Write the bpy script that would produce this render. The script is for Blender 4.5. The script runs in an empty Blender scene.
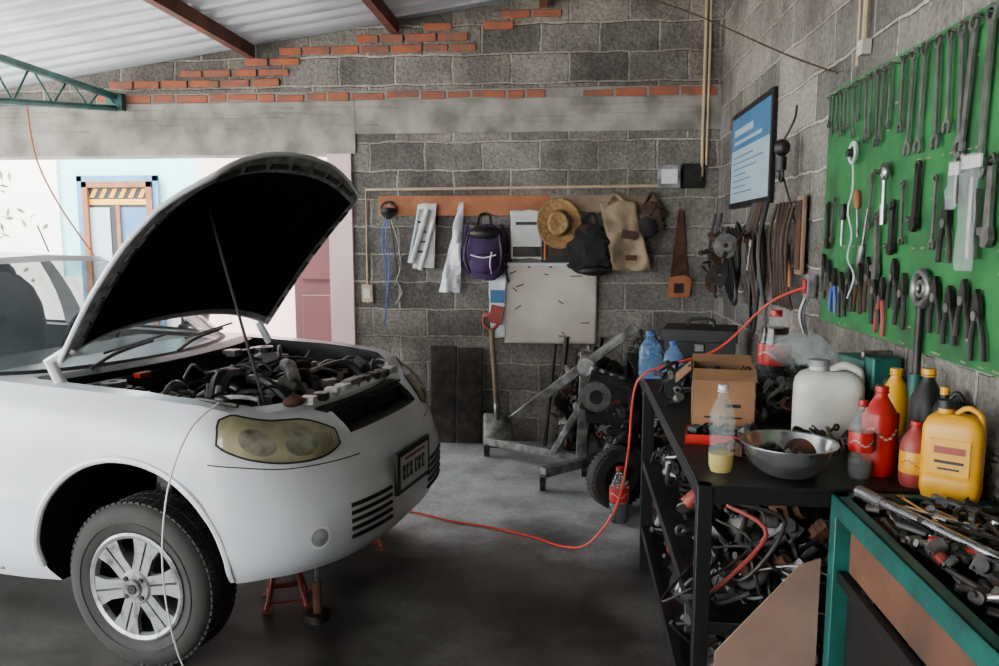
import bpy, bmesh, math, random
from mathutils import Vector as V, Matrix, noise
rnd = random.Random(11)
PI = math.pi

# ------------------------------------------------------------------ materials
def mat(name, c, rough=.5, metal=0.0, var=.25, scale=9.0, bump=0.0, c2=None, trans=0.0, alpha=1.0, spec=.5, lo=.35, hi=.7):
    m = bpy.data.materials.new(name); m.use_nodes = True
    nt = m.node_tree; b = nt.nodes['Principled BSDF']
    b.inputs['Roughness'].default_value = rough
    b.inputs['Metallic'].default_value = metal
    b.inputs['Transmission Weight'].default_value = trans
    b.inputs['Alpha'].default_value = alpha
    b.inputs['Specular IOR Level'].default_value = spec
    c = tuple(c)
    if c2 is None: c2 = tuple(x * (1 - var) for x in c)
    tc = nt.nodes.new('ShaderNodeTexCoord'); n = nt.nodes.new('ShaderNodeTexNoise')
    n.inputs['Scale'].default_value = scale; n.inputs['Detail'].default_value = 6
    nt.links.new(tc.outputs['Object'], n.inputs['Vector'])
    r = nt.nodes.new('ShaderNodeValToRGB')
    r.color_ramp.elements[0].position = lo; r.color_ramp.elements[1].position = hi
    r.color_ramp.elements[0].color = (*c2, 1); r.color_ramp.elements[1].color = (*c, 1)
    nt.links.new(n.outputs['Fac'], r.inputs['Fac']); nt.links.new(r.outputs['Color'], b.inputs['Base Color'])
    if bump:
        bp = nt.nodes.new('ShaderNodeBump'); bp.inputs['Strength'].default_value = bump
        bp.inputs['Distance'].default_value = .01
        nt.links.new(n.outputs['Fac'], bp.inputs['Height']); nt.links.new(bp.outputs['Normal'], b.inputs['Normal'])
    return m

def block_mat(name, axis):
    m = bpy.data.materials.new(name); m.use_nodes = True
    nt = m.node_tree; L = nt.links; b = nt.nodes['Principled BSDF']; b.inputs['Roughness'].default_value = .95
    b.inputs['Specular IOR Level'].default_value = .15
    tc = nt.nodes.new('ShaderNodeTexCoord'); sp = nt.nodes.new('ShaderNodeSeparateXYZ'); cb = nt.nodes.new('ShaderNodeCombineXYZ')
    L.new(tc.outputs['Object'], sp.inputs[0]); L.new(sp.outputs[axis], cb.inputs[0]); L.new(sp.outputs[2], cb.inputs[1])
    n0 = nt.nodes.new('ShaderNodeTexNoise'); n0.inputs['Scale'].default_value = 5; n0.inputs['Detail'].default_value = 5
    L.new(tc.outputs['Object'], n0.inputs['Vector'])
    vm = nt.nodes.new('ShaderNodeVectorMath'); vm.operation = 'SCALE'; vm.inputs['Scale'].default_value = .045
    L.new(n0.outputs['Color'], vm.inputs[0])
    va = nt.nodes.new('ShaderNodeVectorMath'); va.operation = 'ADD'
    L.new(cb.outputs[0], va.inputs[0]); L.new(vm.outputs[0], va.inputs[1])
    br = nt.nodes.new('ShaderNodeTexBrick'); br.inputs['Scale'].default_value = 1
    br.inputs['Brick Width'].default_value = .41; br.inputs['Row Height'].default_value = .2
    br.inputs['Mortar Size'].default_value = .010; br.inputs['Mortar Smooth'].default_value = .5
    br.inputs['Color1'].default_value = (.25, .235, .215, 1); br.inputs['Color2'].default_value = (.115, .110, .105, 1)
    br.inputs['Mortar'].default_value = (.33, .305, .275, 1)
    L.new(va.outputs[0], br.inputs['Vector'])
    n1 = nt.nodes.new('ShaderNodeTexNoise'); n1.inputs['Scale'].default_value = 48; n1.inputs['Detail'].default_value = 8
    L.new(tc.outputs['Object'], n1.inputs['Vector'])
    n2 = nt.nodes.new('ShaderNodeTexNoise'); n2.inputs['Scale'].default_value = 2.2; n2.inputs['Detail'].default_value = 9
    n2.inputs['Roughness'].default_value = .65
    L.new(tc.outputs['Object'], n2.inputs['Vector'])
    r1 = nt.nodes.new('ShaderNodeValToRGB'); r1.color_ramp.elements[0].position = .3; r1.color_ramp.elements[1].position = .7
    r1.color_ramp.elements[0].color = (.66, .66, .66, 1); r1.color_ramp.elements[1].color = (1.22, 1.22, 1.22, 1)
    L.new(n1.outputs['Fac'], r1.inputs['Fac'])
    r2 = nt.nodes.new('ShaderNodeValToRGB'); r2.color_ramp.elements[0].position = .40; r2.color_ramp.elements[1].position = .62
    r2.color_ramp.elements[0].color = (.62, .60, .57, 1); r2.color_ramp.elements[1].color = (1.25, 1.23, 1.18, 1)
    L.new(n2.outputs['Fac'], r2.inputs['Fac'])
    m1 = nt.nodes.new('ShaderNodeVectorMath'); m1.operation = 'MULTIPLY'; L.new(br.outputs['Color'], m1.inputs[0]); L.new(r1.outputs['Color'], m1.inputs[1])
    m2 = nt.nodes.new('ShaderNodeVectorMath'); m2.operation = 'MULTIPLY'; L.new(m1.outputs[0], m2.inputs[0]); L.new(r2.outputs['Color'], m2.inputs[1])
    L.new(m2.outputs[0], b.inputs['Base Color'])
    ma = nt.nodes.new('ShaderNodeMath'); ma.operation = 'MULTIPLY_ADD'; ma.inputs[1].default_value = -1.6
    L.new(br.outputs['Fac'], ma.inputs[0]); L.new(n1.outputs['Fac'], ma.inputs[2])
    bp = nt.nodes.new('ShaderNodeBump'); bp.inputs['Strength'].default_value = .85; bp.inputs['Distance'].default_value = .014
    L.new(ma.outputs[0], bp.inputs['Height']); L.new(bp.outputs['Normal'], b.inputs['Normal'])
    return m

def floor_mat():
    m = bpy.data.materials.new('floor_concrete'); m.use_nodes = True
    nt = m.node_tree; L = nt.links; b = nt.nodes['Principled BSDF']
    tc = nt.nodes.new('ShaderNodeTexCoord')
    def ramp(sc, p0, p1, c0, c1, det=7):
        n = nt.nodes.new('ShaderNodeTexNoise'); n.inputs['Scale'].default_value = sc; n.inputs['Detail'].default_value = det
        n.inputs['Roughness'].default_value = .6
        L.new(tc.outputs['Object'], n.inputs['Vector'])
        r = nt.nodes.new('ShaderNodeValToRGB'); r.color_ramp.elements[0].position = p0; r.color_ramp.elements[1].position = p1
        r.color_ramp.elements[0].color = (*c0, 1); r.color_ramp.elements[1].color = (*c1, 1)
        L.new(n.outputs['Fac'], r.inputs['Fac']); return n, r
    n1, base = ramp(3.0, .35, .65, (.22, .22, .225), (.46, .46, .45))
    n2, oil_shade = ramp(1.9, .40, .62, (.018, .016, .014), (.105, .098, .090))
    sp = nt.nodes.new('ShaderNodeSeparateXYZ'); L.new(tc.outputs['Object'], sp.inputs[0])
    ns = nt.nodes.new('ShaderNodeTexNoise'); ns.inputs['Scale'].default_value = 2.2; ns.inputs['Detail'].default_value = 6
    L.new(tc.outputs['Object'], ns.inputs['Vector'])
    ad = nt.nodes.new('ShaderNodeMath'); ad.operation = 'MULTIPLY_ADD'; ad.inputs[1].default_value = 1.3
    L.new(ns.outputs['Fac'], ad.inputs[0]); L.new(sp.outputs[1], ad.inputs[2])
    mr = nt.nodes.new('ShaderNodeMapRange'); mr.inputs['From Min'].default_value = 4.15; mr.inputs['From Max'].default_value = 4.65  # front: oil stains plus painted shade; paler back stands in for light
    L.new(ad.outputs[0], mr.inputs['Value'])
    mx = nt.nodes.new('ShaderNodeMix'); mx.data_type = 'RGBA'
    L.new(mr.outputs[0], mx.inputs['Factor']); L.new(oil_shade.outputs['Color'], mx.inputs['A']); L.new(base.outputs['Color'], mx.inputs['B'])
    n3, fine = ramp(40, .3, .7, (.75, .75, .75), (1.15, 1.15, 1.15))
    mm = nt.nodes.new('ShaderNodeVectorMath'); mm.operation = 'MULTIPLY'
    L.new(mx.outputs['Result'], mm.inputs[0]); L.new(fine.outputs['Color'], mm.inputs[1])
    L.new(mm.outputs[0], b.inputs['Base Color'])
    rr = nt.nodes.new('ShaderNodeMapRange'); rr.inputs['From Min'].default_value = .35; rr.inputs['From Max'].default_value = .65
    rr.inputs['To Min'].default_value = .38; rr.inputs['To Max'].default_value = .75
    L.new(n2.outputs['Fac'], rr.inputs['Value']); L.new(rr.outputs[0], b.inputs['Roughness'])
    bp = nt.nodes.new('ShaderNodeBump'); bp.inputs['Strength'].default_value = .25; bp.inputs['Distance'].default_value = .01
    L.new(n1.outputs['Fac'], bp.inputs['Height']); L.new(bp.outputs['Normal'], b.inputs['Normal'])
    return m

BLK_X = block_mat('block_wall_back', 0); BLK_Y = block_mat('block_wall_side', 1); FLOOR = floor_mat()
CONC = mat('concrete_beam', (.33, .305, .27), .95, c2=(.15, .138, .12), scale=4.5, bump=.7, lo=.32, hi=.62)
BRICK = mat('red_brick', (.40, .105, .04), .9, c2=(.19, .085, .06), scale=9, bump=.6)
MORT = mat('mortar', (.26, .24, .215), .95, scale=20, bump=.5)
ROOFM = mat('galvanized_sheet', (.62, .66, .70), .42, .3, var=.25, scale=2)
RUSTBEAM = mat('rust_primer_steel', (.20, .05, .03), .7, .1, c2=(.07, .022, .016), scale=6)
TEALW = mat('teal_plaster', (.34, .74, .74), .9, var=.08, scale=3)
WHITEW = mat('white_plaster', (.88, .88, .85), .9, var=.06, scale=3)
PINKW = mat('pink_plaster', (.80, .58, .58), .9, var=.08, scale=3)
GROUND = mat('outside_ground', (.55, .53, .49), .95, var=.2, scale=2)
WOODFR = mat('varnished_wood', (.22, .08, .025), .5, var=.4, scale=12)
BLUEFR = mat('blue_door_paint', (.06, .22, .42), .5, var=.3, scale=5)
REDDOOR = mat('red_door_paint', (.30, .04, .03), .5, var=.3, scale=5)
DOORP = mat('maroon_door_paint', (.06, .007, .007), .6, var=.4, scale=3)
PWHITE = mat('car_paint_white', (.70, .71, .74), .20, 0, c2=(.58, .58, .59), scale=2.5)
RIMG = mat('hood_frame_primer', (.34, .34, .34), .5, 0, c2=(.08, .08, .08), scale=14)
BLACK = mat('black_plastic', (.008, .008, .008), .5, 0, var=.3)
LINER = mat('hood_liner', (.004, .004, .004), .95, 0, var=.5, scale=20, spec=.1)
RUBBER = mat('tyre_rubber', (.014, .013, .012), .8, 0, c2=(.026, .023, .019), scale=10)
SILVER = mat('hubcap_silver', (.34, .34, .34), .32, .5, c2=(.10, .095, .09), scale=18, lo=.32, hi=.5)
CHROME = mat('chrome_tool_steel', (.50, .50, .50), .25, .9, var=.45, scale=25)
STEEL = mat('tool_steel', (.26, .25, .24), .38, .75, var=.5, scale=30)
DSTEEL = mat('greasy_steel', (.052, .046, .040), .45, .6, c2=(.013, .011, .010), scale=14, bump=.3)
ALU = mat('cast_aluminium', (.30, .295, .28), .5, .5, c2=(.065, .06, .052), scale=14, bump=.4)
RUST = mat('rusty_iron', (.12, .045, .022), .85, .2, c2=(.035, .017, .012), scale=15, bump=.4)
BLKMET = mat('black_painted_steel', (.009, .009, .010), .5, .3, var=.4)
TEALP = mat('teal_enamel', (.007, .115, .092), .45, .1, c2=(.010, .05, .042), scale=12)
GREENB = mat('green_board_paint', (.014, .155, .034), .65, 0, c2=(.008, .075, .018), scale=6, lo=.38, hi=.58)
CHIP = mat('bare_plywood_chips', (.24, .22, .13), .8)
WOODP = mat('plank_orange_wood', (.42, .15, .05), .7, 0, c2=(.22, .07, .025), scale=5)
WOODL = mat('plank_weathered_wood', (.28, .19, .12), .8, 0, c2=(.15, .10, .065), scale=6)
WOODB = mat('brown_wood_panel', (.14, .052, .024), .7, 0, c2=(.05, .024, .013), scale=6)
PLY = mat('dirty_white_board', (.66, .61, .52), .8, 0, c2=(.46, .41, .34), scale=3)
PAPER = mat('paper', (.64, .63, .60), .8, 0, var=.2, scale=6)
PLASTW = mat('white_plastic_bag', (.72, .74, .76), .45, 0, var=.2, scale=10)
CLEAR = mat('clear_plastic_film', (.60, .66, .66), .12, 0, var=.1, alpha=.26)
PURPLE = mat('purple_fabric', (.050, .018, .085), .85, 0, var=.4, scale=15, bump=.3)
STRAW = mat('straw', (.38, .22, .085), .8, 0, c2=(.20, .11, .04), scale=40, bump=.5)
BEIGE = mat('beige_canvas', (.38, .27, .16), .9, 0, c2=(.18, .13, .08), scale=9, bump=.3)
DARKC = mat('dark_cloth', (.018, .016, .018), .95, 0, var=.4, scale=12, bump=.4)
BROWNC = mat('brown_leather', (.062, .030, .016), .7, 0, var=.5, scale=12, bump=.4)
REDP = mat('red_plastic', (.45, .008, .006), .35, 0, var=.2)
REDC = mat('red_cable', (.60, .03, .015), .45, 0, var=.1)
BLUEP = mat('blue_plastic', (.02, .08, .34), .35, 0, var=.2)
YELLOW = mat('yellow_plastic', (.70, .33, .004), .35, 0, var=.12)
WHITEP = mat('white_jug_plastic', (.62, .62, .58), .4, 0, c2=(.36, .35, .30), scale=7)
OILY = mat('yellow_oil', (.48, .34, .03), .2, 0, var=.15)
COLA = mat('cola_dark', (.02, .008, .005), .15, 0)
BOTG = mat('clear_pet_plastic', (.50, .58, .56), .06, 0, var=.05, alpha=.15, spec=.8)
BOTB = mat('blue_pet_plastic', (.18, .38, .65), .1, 0, var=.1, alpha=.36)
CARD = mat('cardboard', (.31, .155, .070), .9, 0, c2=(.20, .10, .048), scale=5)
TAN = mat('tan_hardboard', (.28, .17, .12), .8, 0, c2=(.17, .10, .07), scale=4)
GLASS = mat('car_glass', (.10, .13, .13), .04, 0, var=.05, alpha=.50)
HEADL = mat('headlight_lens', (.38, .34, .20), .08, 0, c2=(.17, .15, .09), scale=9)
HEADD = mat('headlight_bowl', (.13, .115, .08), .15, .4, c2=(.38, .35, .26), scale=18)
POSTB = mat('poster_blue', (.04, .16, .32), .5, 0, var=.15, scale=3)
POSTW = mat('poster_white', (.34, .44, .50), .5, 0, var=.1, scale=3)
CONDUIT = mat('cream_conduit', (.50, .37, .22), .6, 0, var=.25)
WIREW = mat('white_wire', (.60, .60, .57), .5)
LEAF = mat('leaves', (.12, .24, .08), .7, 0, var=.5, scale=6)
ORANGE = mat('orange_rubber', (.50, .14, .03), .5)
PLATE = mat('licence_plate_white', (.50, .50, .50), .4, 0, var=.1)
SEAT = mat('seat_fabric', (.06, .06, .07), .95)

# ------------------------------------------------------------------ mesh builder
BACKM = lambda x, z, y=5.6: Matrix(((1, 0, 0, x), (0, 0, -1, y), (0, 1, 0, z), (0, 0, 0, 1)))
SIDEM = lambda y, z, x=.985: Matrix(((0, 0, -1, x), (-1, 0, 0, y), (0, 1, 0, z), (0, 0, 0, 1)))
RZ = lambda a: Matrix.Rotation(math.radians(a), 4, 'Z')
RX = lambda a: Matrix.Rotation(math.radians(a), 4, 'X')
RY = lambda a: Matrix.Rotation(math.radians(a), 4, 'Y')
T = lambda x, y, z: Matrix.Translation((x, y, z))
I4 = Matrix.Identity(4)

def catmull(pts, n):
    pts = [V(p) for p in pts]; out = []
    for i in range(len(pts) - 1):
        p0 = pts[max(i - 1, 0)]; p1 = pts[i]; p2 = pts[i + 1]; p3 = pts[min(i + 2, len(pts) - 1)]
        for k in range(n):
            t = k / n
            out.append(.5 * ((2 * p1) + (p2 - p0) * t + (2 * p0 - 5 * p1 + 4 * p2 - p3) * t * t + (3 * p1 - p0 - 3 * p2 + p3) * t ** 3))
    out.append(pts[-1]); return out

class MB:
    def __init__(s, M=None):
        s.v = []; s.f = []; s.m = []; s.s = []; s.mats = []; s.M = M or I4
    def mi(s, m):
        if m not in s.mats: s.mats.append(m)
        return s.mats.index(m)
    def add(s, vs, fs, m, smooth=True, M=None):
        o = len(s.v); MM = s.M @ M if M is not None else s.M
        s.v += [tuple(MM @ V(v)) for v in vs]
        multi = isinstance(m, list)
        for k, f in enumerate(fs):
            s.f.append(tuple(i + o for i in f)); s.m.append(s.mi(m[k] if multi else m)); s.s.append(smooth)
    def box(s, c, d, m, M=None, rot=None):
        x, y, z = (q / 2 for q in d)
        vs = [V((a, b, e)) for a in (-x, x) for b in (-y, y) for e in (-z, z)]
        if rot is not None: vs = [rot @ v for v in vs]
        vs = [v + V(c) for v in vs]
        s.add(vs, [(0, 1, 3, 2), (4, 6, 7, 5), (0, 4, 5, 1), (2, 3, 7, 6), (0, 2, 6, 4), (1, 5, 7, 3)], m, False, M)
    def bx(s, x0, x1, y0, y1, z0, z1, m, M=None):
        s.box(((x0 + x1) / 2, (y0 + y1) / 2, (z0 + z1) / 2), (abs(x1 - x0), abs(y1 - y0), abs(z1 - z0)), m, M)
    def cyl(s, p1, p2, r, m, r2=None, n=16, M=None, caps=True):
        p1 = V(p1); p2 = V(p2); r2 = r if r2 is None else r2
        d = (p2 - p1).normalized(); a = d.orthogonal().normalized(); b = d.cross(a)
        vs = []
        for p, q in ((p1, r), (p2, r2)):
            for i in range(n):
                t = 2 * PI * i / n; vs.append(p + (a * math.cos(t) + b * math.sin(t)) * q)
        fs = [(i, (i + 1) % n, n + (i + 1) % n, n + i) for i in range(n)]
        s.add(vs, fs, m, True, M)
        if caps: s.add(vs, [tuple(range(n))[::-1], tuple(range(n, 2 * n))], m, False, M)
    def lathe(s, prof, m, M=None, n=28, sx=1, sy=1):
        vs = []; fs = []; ms = []
        for r, z in prof:
            for i in range(n):
                t = 2 * PI * i / n; vs.append((r * math.cos(t) * sx, r * math.sin(t) * sy, z))
        for k in range(len(prof) - 1):
            for i in range(n):
                fs.append((k * n + i, k * n + (i + 1) % n, (k + 1) * n + (i + 1) % n, (k + 1) * n + i))
                ms.append(m[k] if isinstance(m, list) else m)
        s.add(vs, fs, ms, True, M)
    def tube(s, pts, r, m, n=8, k=6, M=None, smooth=True):
        P = catmull(pts, k) if smooth and len(pts) > 2 else [V(p) for p in pts]
        vs = []; fs = []; prev = None
        for i, p in enumerate(P):
            d = (P[min(i + 1, len(P) - 1)] - P[max(i - 1, 0)])
            if d.length < 1e-9: d = V((0, 0, 1))
            d.normalize()
            a = d.orthogonal().normalized() if prev is None else (prev - d * prev.dot(d))
            if a.length < 1e-6: a = d.orthogonal()
            a.normalize(); prev = a; b = d.cross(a)
            for j in range(n):
                t = 2 * PI * j / n; vs.append(p + (a * math.cos(t) + b * math.sin(t)) * r)
        for i in range(len(P) - 1):
            for j in range(n): fs.append((i * n + j, i * n + (j + 1) % n, (i + 1) * n + (j + 1) % n, (i + 1) * n + j))
        fs += [tuple(range(n))[::-1], tuple(range((len(P) - 1) * n, len(P) * n))]
        s.add(vs, fs, m, True, M)
    def torus(s, R, r, m, M=None, n=28, k=10, sx=1, sy=1):
        vs = []; fs = []
        for i in range(n):
            a = 2 * PI * i / n
            for j in range(k):
                b = 2 * PI * j / k; q = R + r * math.cos(b)
                vs.append((q * math.cos(a) * sx, q * math.sin(a) * sy, r * math.sin(b)))
        for i in range(n):
            for j in range(k): fs.append((i * k + j, ((i + 1) % n) * k + j, ((i + 1) % n) * k + (j + 1) % k, i * k + (j + 1) % k))
        s.add(vs, fs, m, True, M)
    def prism(s, poly, h, m, M=None, z0=0.0):
        n = len(poly); vs = [(x, y, z0) for x, y in poly] + [(x, y, z0 + h) for x, y in poly]
        fs = [tuple(range(n))[::-1], tuple(range(n, 2 * n))] + [(i, (i + 1) % n, n + (i + 1) % n, n + i) for i in range(n)]
        s.add(vs, fs, m, False, M)
    def ring(s, c, ro, ri, h, m, a0=0, a1=360, M=None, n=24):
        full = abs(a1 - a0) >= 359.9; k = n if full else n + 1; vs = []
        for i in range(k):
            a = math.radians(a0 + (a1 - a0) * i / n); x, y = math.cos(a), math.sin(a)
            vs += [(c[0] + ro * x, c[1] + ro * y, 0), (c[0] + ri * x, c[1] + ri * y, 0), (c[0] + ri * x, c[1] + ri * y, h), (c[0] + ro * x, c[1] + ro * y, h)]
        fs = []
        for i in range(n):
            a = i * 4; b = ((i + 1) % k) * 4
            for q in range(4): fs.append((a + q, b + q, b + (q + 1) % 4, a + (q + 1) % 4))
        if not full: fs += [(0, 1, 2, 3), (n * 4 + 3, n * 4 + 2, n * 4 + 1, n * 4)]
        s.add(vs, fs, m, False, M)
    def ball(s, c, r, m, M=None, n=16):
        r = V(r) if not isinstance(r, (int, float)) else V((r, r, r)); vs = []; fs = []; k = n // 2
        for i in range(k + 1):
            a = PI * i / k
            for j in range(n):
                b = 2 * PI * j / n; vs.append((c[0] + r.x * math.sin(a) * math.cos(b), c[1] + r.y * math.sin(a) * math.sin(b), c[2] + r.z * math.cos(a)))
        for i in range(k):
            for j in range(n): fs.append((i * n + j, (i + 1) * n + j, (i + 1) * n + (j + 1) % n, i * n + (j + 1) % n))
        s.add(vs, fs, m, True, M)
    def grid(s, fn, nu, nv, m, M=None, thick=None, smooth=True):
        vs = [fn(i / nu, j / nv) for i in range(nu + 1) for j in range(nv + 1)]
        fs = []; ms = []
        for i in range(nu):
            for j in range(nv):
                a = i * (nv + 1) + j; fs.append((a, a + nv + 1, a + nv + 2, a + 1))
                ms.append(m((i + .5) / nu, (j + .5) / nv) if callable(m) else m)
        s.add(vs, fs, ms, smooth, M)
    def finish(s, name, parent=None, bevel=0, solid=0, ang=38, subsurf=0):
        me = bpy.data.meshes.new(name); me.from_pydata(s.v, [], s.f)
        for m in s.mats: me.materials.append(m)
        me.polygons.foreach_set('material_index', s.m); me.polygons.foreach_set('use_smooth', s.s)
        me.update()
        try: me.set_sharp_from_angle(angle=math.radians(ang))
        except Exception: pass
        o = bpy.data.objects.new(name, me); bpy.context.collection.objects.link(o)
        if parent: o.parent = parent
        if solid:
            q = o.modifiers.new('solid', 'SOLIDIFY'); q.thickness = solid; q.offset = 0
        if bevel:
            q = o.modifiers.new('bevel', 'BEVEL'); q.width = bevel; q.segments = 2; q.limit_method = 'ANGLE'; q.angle_limit = math.radians(50)
        if subsurf:
            q = o.modifiers.new('sub', 'SUBSURF'); q.levels = subsurf; q.render_levels = subsurf
        return o

def nz(x, y, z, sc=1.0): return noise.noise(V((x * sc, y * sc, z * sc)))

# ------------------------------------------------------------------ room shell
WX = 1.02
def roofz(x): return 3.20 + .14 * x
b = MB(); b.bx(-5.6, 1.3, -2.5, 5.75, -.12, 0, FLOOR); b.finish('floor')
b = MB(); b.bx(-30, 12, -20, 30, -.2, -.125, GROUND); b.finish('ground')
def slantwall(x0, x1, y0, y1, z0, m):
    b.add([(x0, y0, z0), (x1, y0, z0), (x1, y1, z0), (x0, y1, z0), (x0, y0, roofz(x0) - .01), (x1, y0, roofz(x1) - .01), (x1, y1, roofz(x1) - .01), (x0, y1, roofz(x0) - .01)],
          [(0, 3, 2, 1), (4, 5, 6, 7), (0, 1, 5, 4), (1, 2, 6, 5), (2, 3, 7, 6), (3, 0, 4, 7)], m, False)
b = MB(); slantwall(-1.60, WX, 5.62, 5.80, 0, BLK_X); slantwall(-5.6, -1.60, 5.62, 5.80, 2.12, BLK_X); b.finish('wall_back')
b = MB(); b.bx(WX, WX + .16, -2.5, 5.80, 0, 3.33, BLK_Y); b.finish('wall_right')
b = MB(); slantwall(-2.1, WX, -2.5, -2.34, 0, BLK_X); b.finish('added_front_wall')  # unseen wall added behind the camera to cut the front fill light
b = MB(); b.bx(-5.6, -1.55, 5.595, 5.63, 2.10, 2.47, CONC); b.bx(-1.55, WX, 5.60, 5.63, 2.24, 2.47, CONC)
b.bx(-5.6, -1.55, 5.63, 5.82, 2.10, 2.13, CONC)
b.bx(-5.6, WX, 5.606, 5.63, 2.47, 2.475, CONC)
for i in range(40):
    x = rnd.uniform(-5, WX - .5); z = rnd.uniform(2.27, 2.45); b.bx(x, x + rnd.uniform(.2, .9), 5.591 if x < -1.6 else 5.596, 5.61, z, z + rnd.uniform(.004, .014), CONC)
b.finish('trim_1', bevel=.004)
b = MB(); b.bx(-1.76, -1.585, 5.585, 5.83, 0, 2.10, PINKW); b.finish('trim_2')
b = MB()
x = -3.5
while x < WX - .05:
    w = min(rnd.uniform(.13, .27), WX - x)
    if rnd.random() < .93:
        b.box((x + w / 2, 5.614 + rnd.uniform(0, .008), 2.505 + rnd.uniform(-.008, .008)), (w - .018, .03, rnd.uniform(.040, .062)), BRICK, rot=Matrix.Rotation(rnd.uniform(-.03, .03), 3, 'Y'))
    x += w
b.bx(-3.5, WX, 5.611, 5.622, 2.47, 2.545, MORT)
row = 0; z = 2.58
while z < 3.2:
    x = -3.4 + (row % 2) * .11
    while x < -.2:
        w = rnd.uniform(.17, .24); top = roofz(x) - .04; blocktop = math.floor((roofz(x + w / 2) - .10) / .2) * .2 - .03
        if z + .06 < top and (z > blocktop or top - z < .14) and rnd.random() < .9:
            b.box((x + w / 2, 5.615 + rnd.uniform(0, .005), z + .03), (w - .018, .028, rnd.uniform(.044, .056)), BRICK, rot=Matrix.Rotation(rnd.uniform(-.03, .03), 3, 'Y'))
        x += w
    z += .072; row += 1
b.finish('brick_course', bevel=.005)  # red brick courses and mortar on the back wall
b = MB(); y0, y1 = -2.5, 5.95; vs = []; fs = []
prof = []
yy = y0
while yy < y1:
    prof += [(yy, 0), (yy + .100, 0), (yy + .118, .038), (yy + .160, .038)]; yy += .185
for (yv, dz) in prof:
    for xv in (-5.7, 1.25): vs.append((xv, yv, roofz(xv) + dz))
for i in range(len(prof) - 1): fs.append((2 * i, 2 * i + 1, 2 * i + 3, 2 * i + 2))
b.add(vs, fs, ROOFM, False); b.finish('ceiling', solid=.004)
for x in (-2.3, -1.25, -.2, .8):
    b = MB(); z = roofz(x) - .055
    b.bx(x - .028, x + .028, -2.3, 5.59, z - .045, z + .045, RUSTBEAM); b.finish('roof_purlin')

b = MB(); b.bx(-9, -3.55, 7.6, 7.75, 0, 2.3, TEALW)
b.bx(-9, -5.2, 7.58, 7.6, 0, 2.3, WHITEW); b.bx(-9, -3.55, 7.585, 7.6, 0, 1.1, WHITEW)
b.bx(-3.55, -.9, 7.35, 7.5, 0, 3.2, PINKW); b.bx(-3.60, -3.55, 7.35, 7.75, 0, 3.0, PINKW)
b.finish('wall_yard')
b = MB(); M = BACKM(-4.55, 1.66, 7.58)
for q in ((-.43, -.37, -1.6, .46), (.37, .43, -1.6, .46)): b.bx(q[0], q[1], q[2], q[3], 0, .03, BLUEFR, M)
b.bx(-.43, .43, .40, .46, 0, .03, BLUEFR, M)
for q in ((-.37, -.31, -1.6, .40), (.31, .37, -1.6, .40)): b.bx(q[0], q[1], q[2], q[3], 0, .05, WOODFR, M)
b.bx(-.37, .37, .34, .40, 0, .05, WOODFR, M)
b.bx(-.31, .31, -1.6, .34, 0, .01, BLACK, M)
for i in range(6):
    b.prism([(-.31 + i * .103, .24), (-.26 + i * .103, .24), (-.21 + i * .103, .33), (-.26 + i * .103, .33)], .004, YELLOW, M, z0=.012)
b.bx(-.31, .31, .17, .225, .01, .016, YELLOW, M); b.bx(.0, .31, -1.58, .14, .01, .018, POSTB, M); b.bx(-.31, -.1, -1.58, .14, .01, .018, POSTW, M); b.bx(-.02, .02, -1.6, .16, .01, .04, WOODFR, M)
b.finish('door_2', bevel=.004)
b = MB(); M = BACKM(-2.30, 0, 7.34)
b.bx(-.36, .40, 0, 2.06, 0, .03, DOORP, M); b.bx(-.28, .28, .15, .95, .03, .045, DOORP, M); b.bx(-.28, .28, 1.1, 1.95, .03, .045, DOORP, M)
b.cyl((.3, 1.0, .03), (.3, 1.0, .09), .025, STEEL, M=M); b.finish('door_1', bevel=.005)
b = MB()
for i in range(500):
    c = V((-5.9 + rnd.gauss(0, .35), 6.8 + rnd.uniform(-.4, .4), 1.75 + rnd.gauss(0, .4)))
    R = Matrix.Rotation(rnd.uniform(0, 6), 4, 'X') @ Matrix.Rotation(rnd.uniform(0, 6), 4, 'Z')
    b.add([(-.05, 0, 0), (0, -.02, .005), (.06, 0, 0), (0, .02, .005)], [(0, 1, 2, 3)], LEAF, False, Matrix.Translation(c) @ R)
for k in range(5): b.tube([(-5.9, 6.8, -.12), (-5.9 + .1 * (k - 2), 6.8, .8), (-5.9 + .2 * (k - 2), 6.8, 1.9)], .02, WOODB)
b.finish('garden_bush')
b = MB(); tx = -3.32
b.tube([(tx, 3.0, 2.56), (tx, 5.58, 2.52)], .026, TEALP, smooth=False); b.tube([(tx, 3.0, 2.12), (tx, 5.58, 2.44)], .022, TEALP, smooth=False)
for i in range(7):
    ya = 3.0 + i * .37; yb = ya + .18; yc = ya + .37
    zb_ = lambda y: 2.12 + (y - 3) / 2.58 * .32
    b.tube([(tx, ya, zb_(ya)), (tx, yb, 2.55)], .007, TEALP, smooth=False); b.tube([(tx, yb, 2.55), (tx, yc, zb_(yc))], .007, TEALP, smooth=False)
b.box((tx, 5.56, 2.48), (.12, .05, .12), TEALP); b.finish('steel_roof_truss')
b = MB(); b.tube([(-3.32, 4.6, 2.32), (-3.3, 4.62, 2.0), (-3.22, 4.7, 1.7), (-3.05, 4.8, 1.35)], .006, ORANGE); b.finish('hanging_hose')

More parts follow.
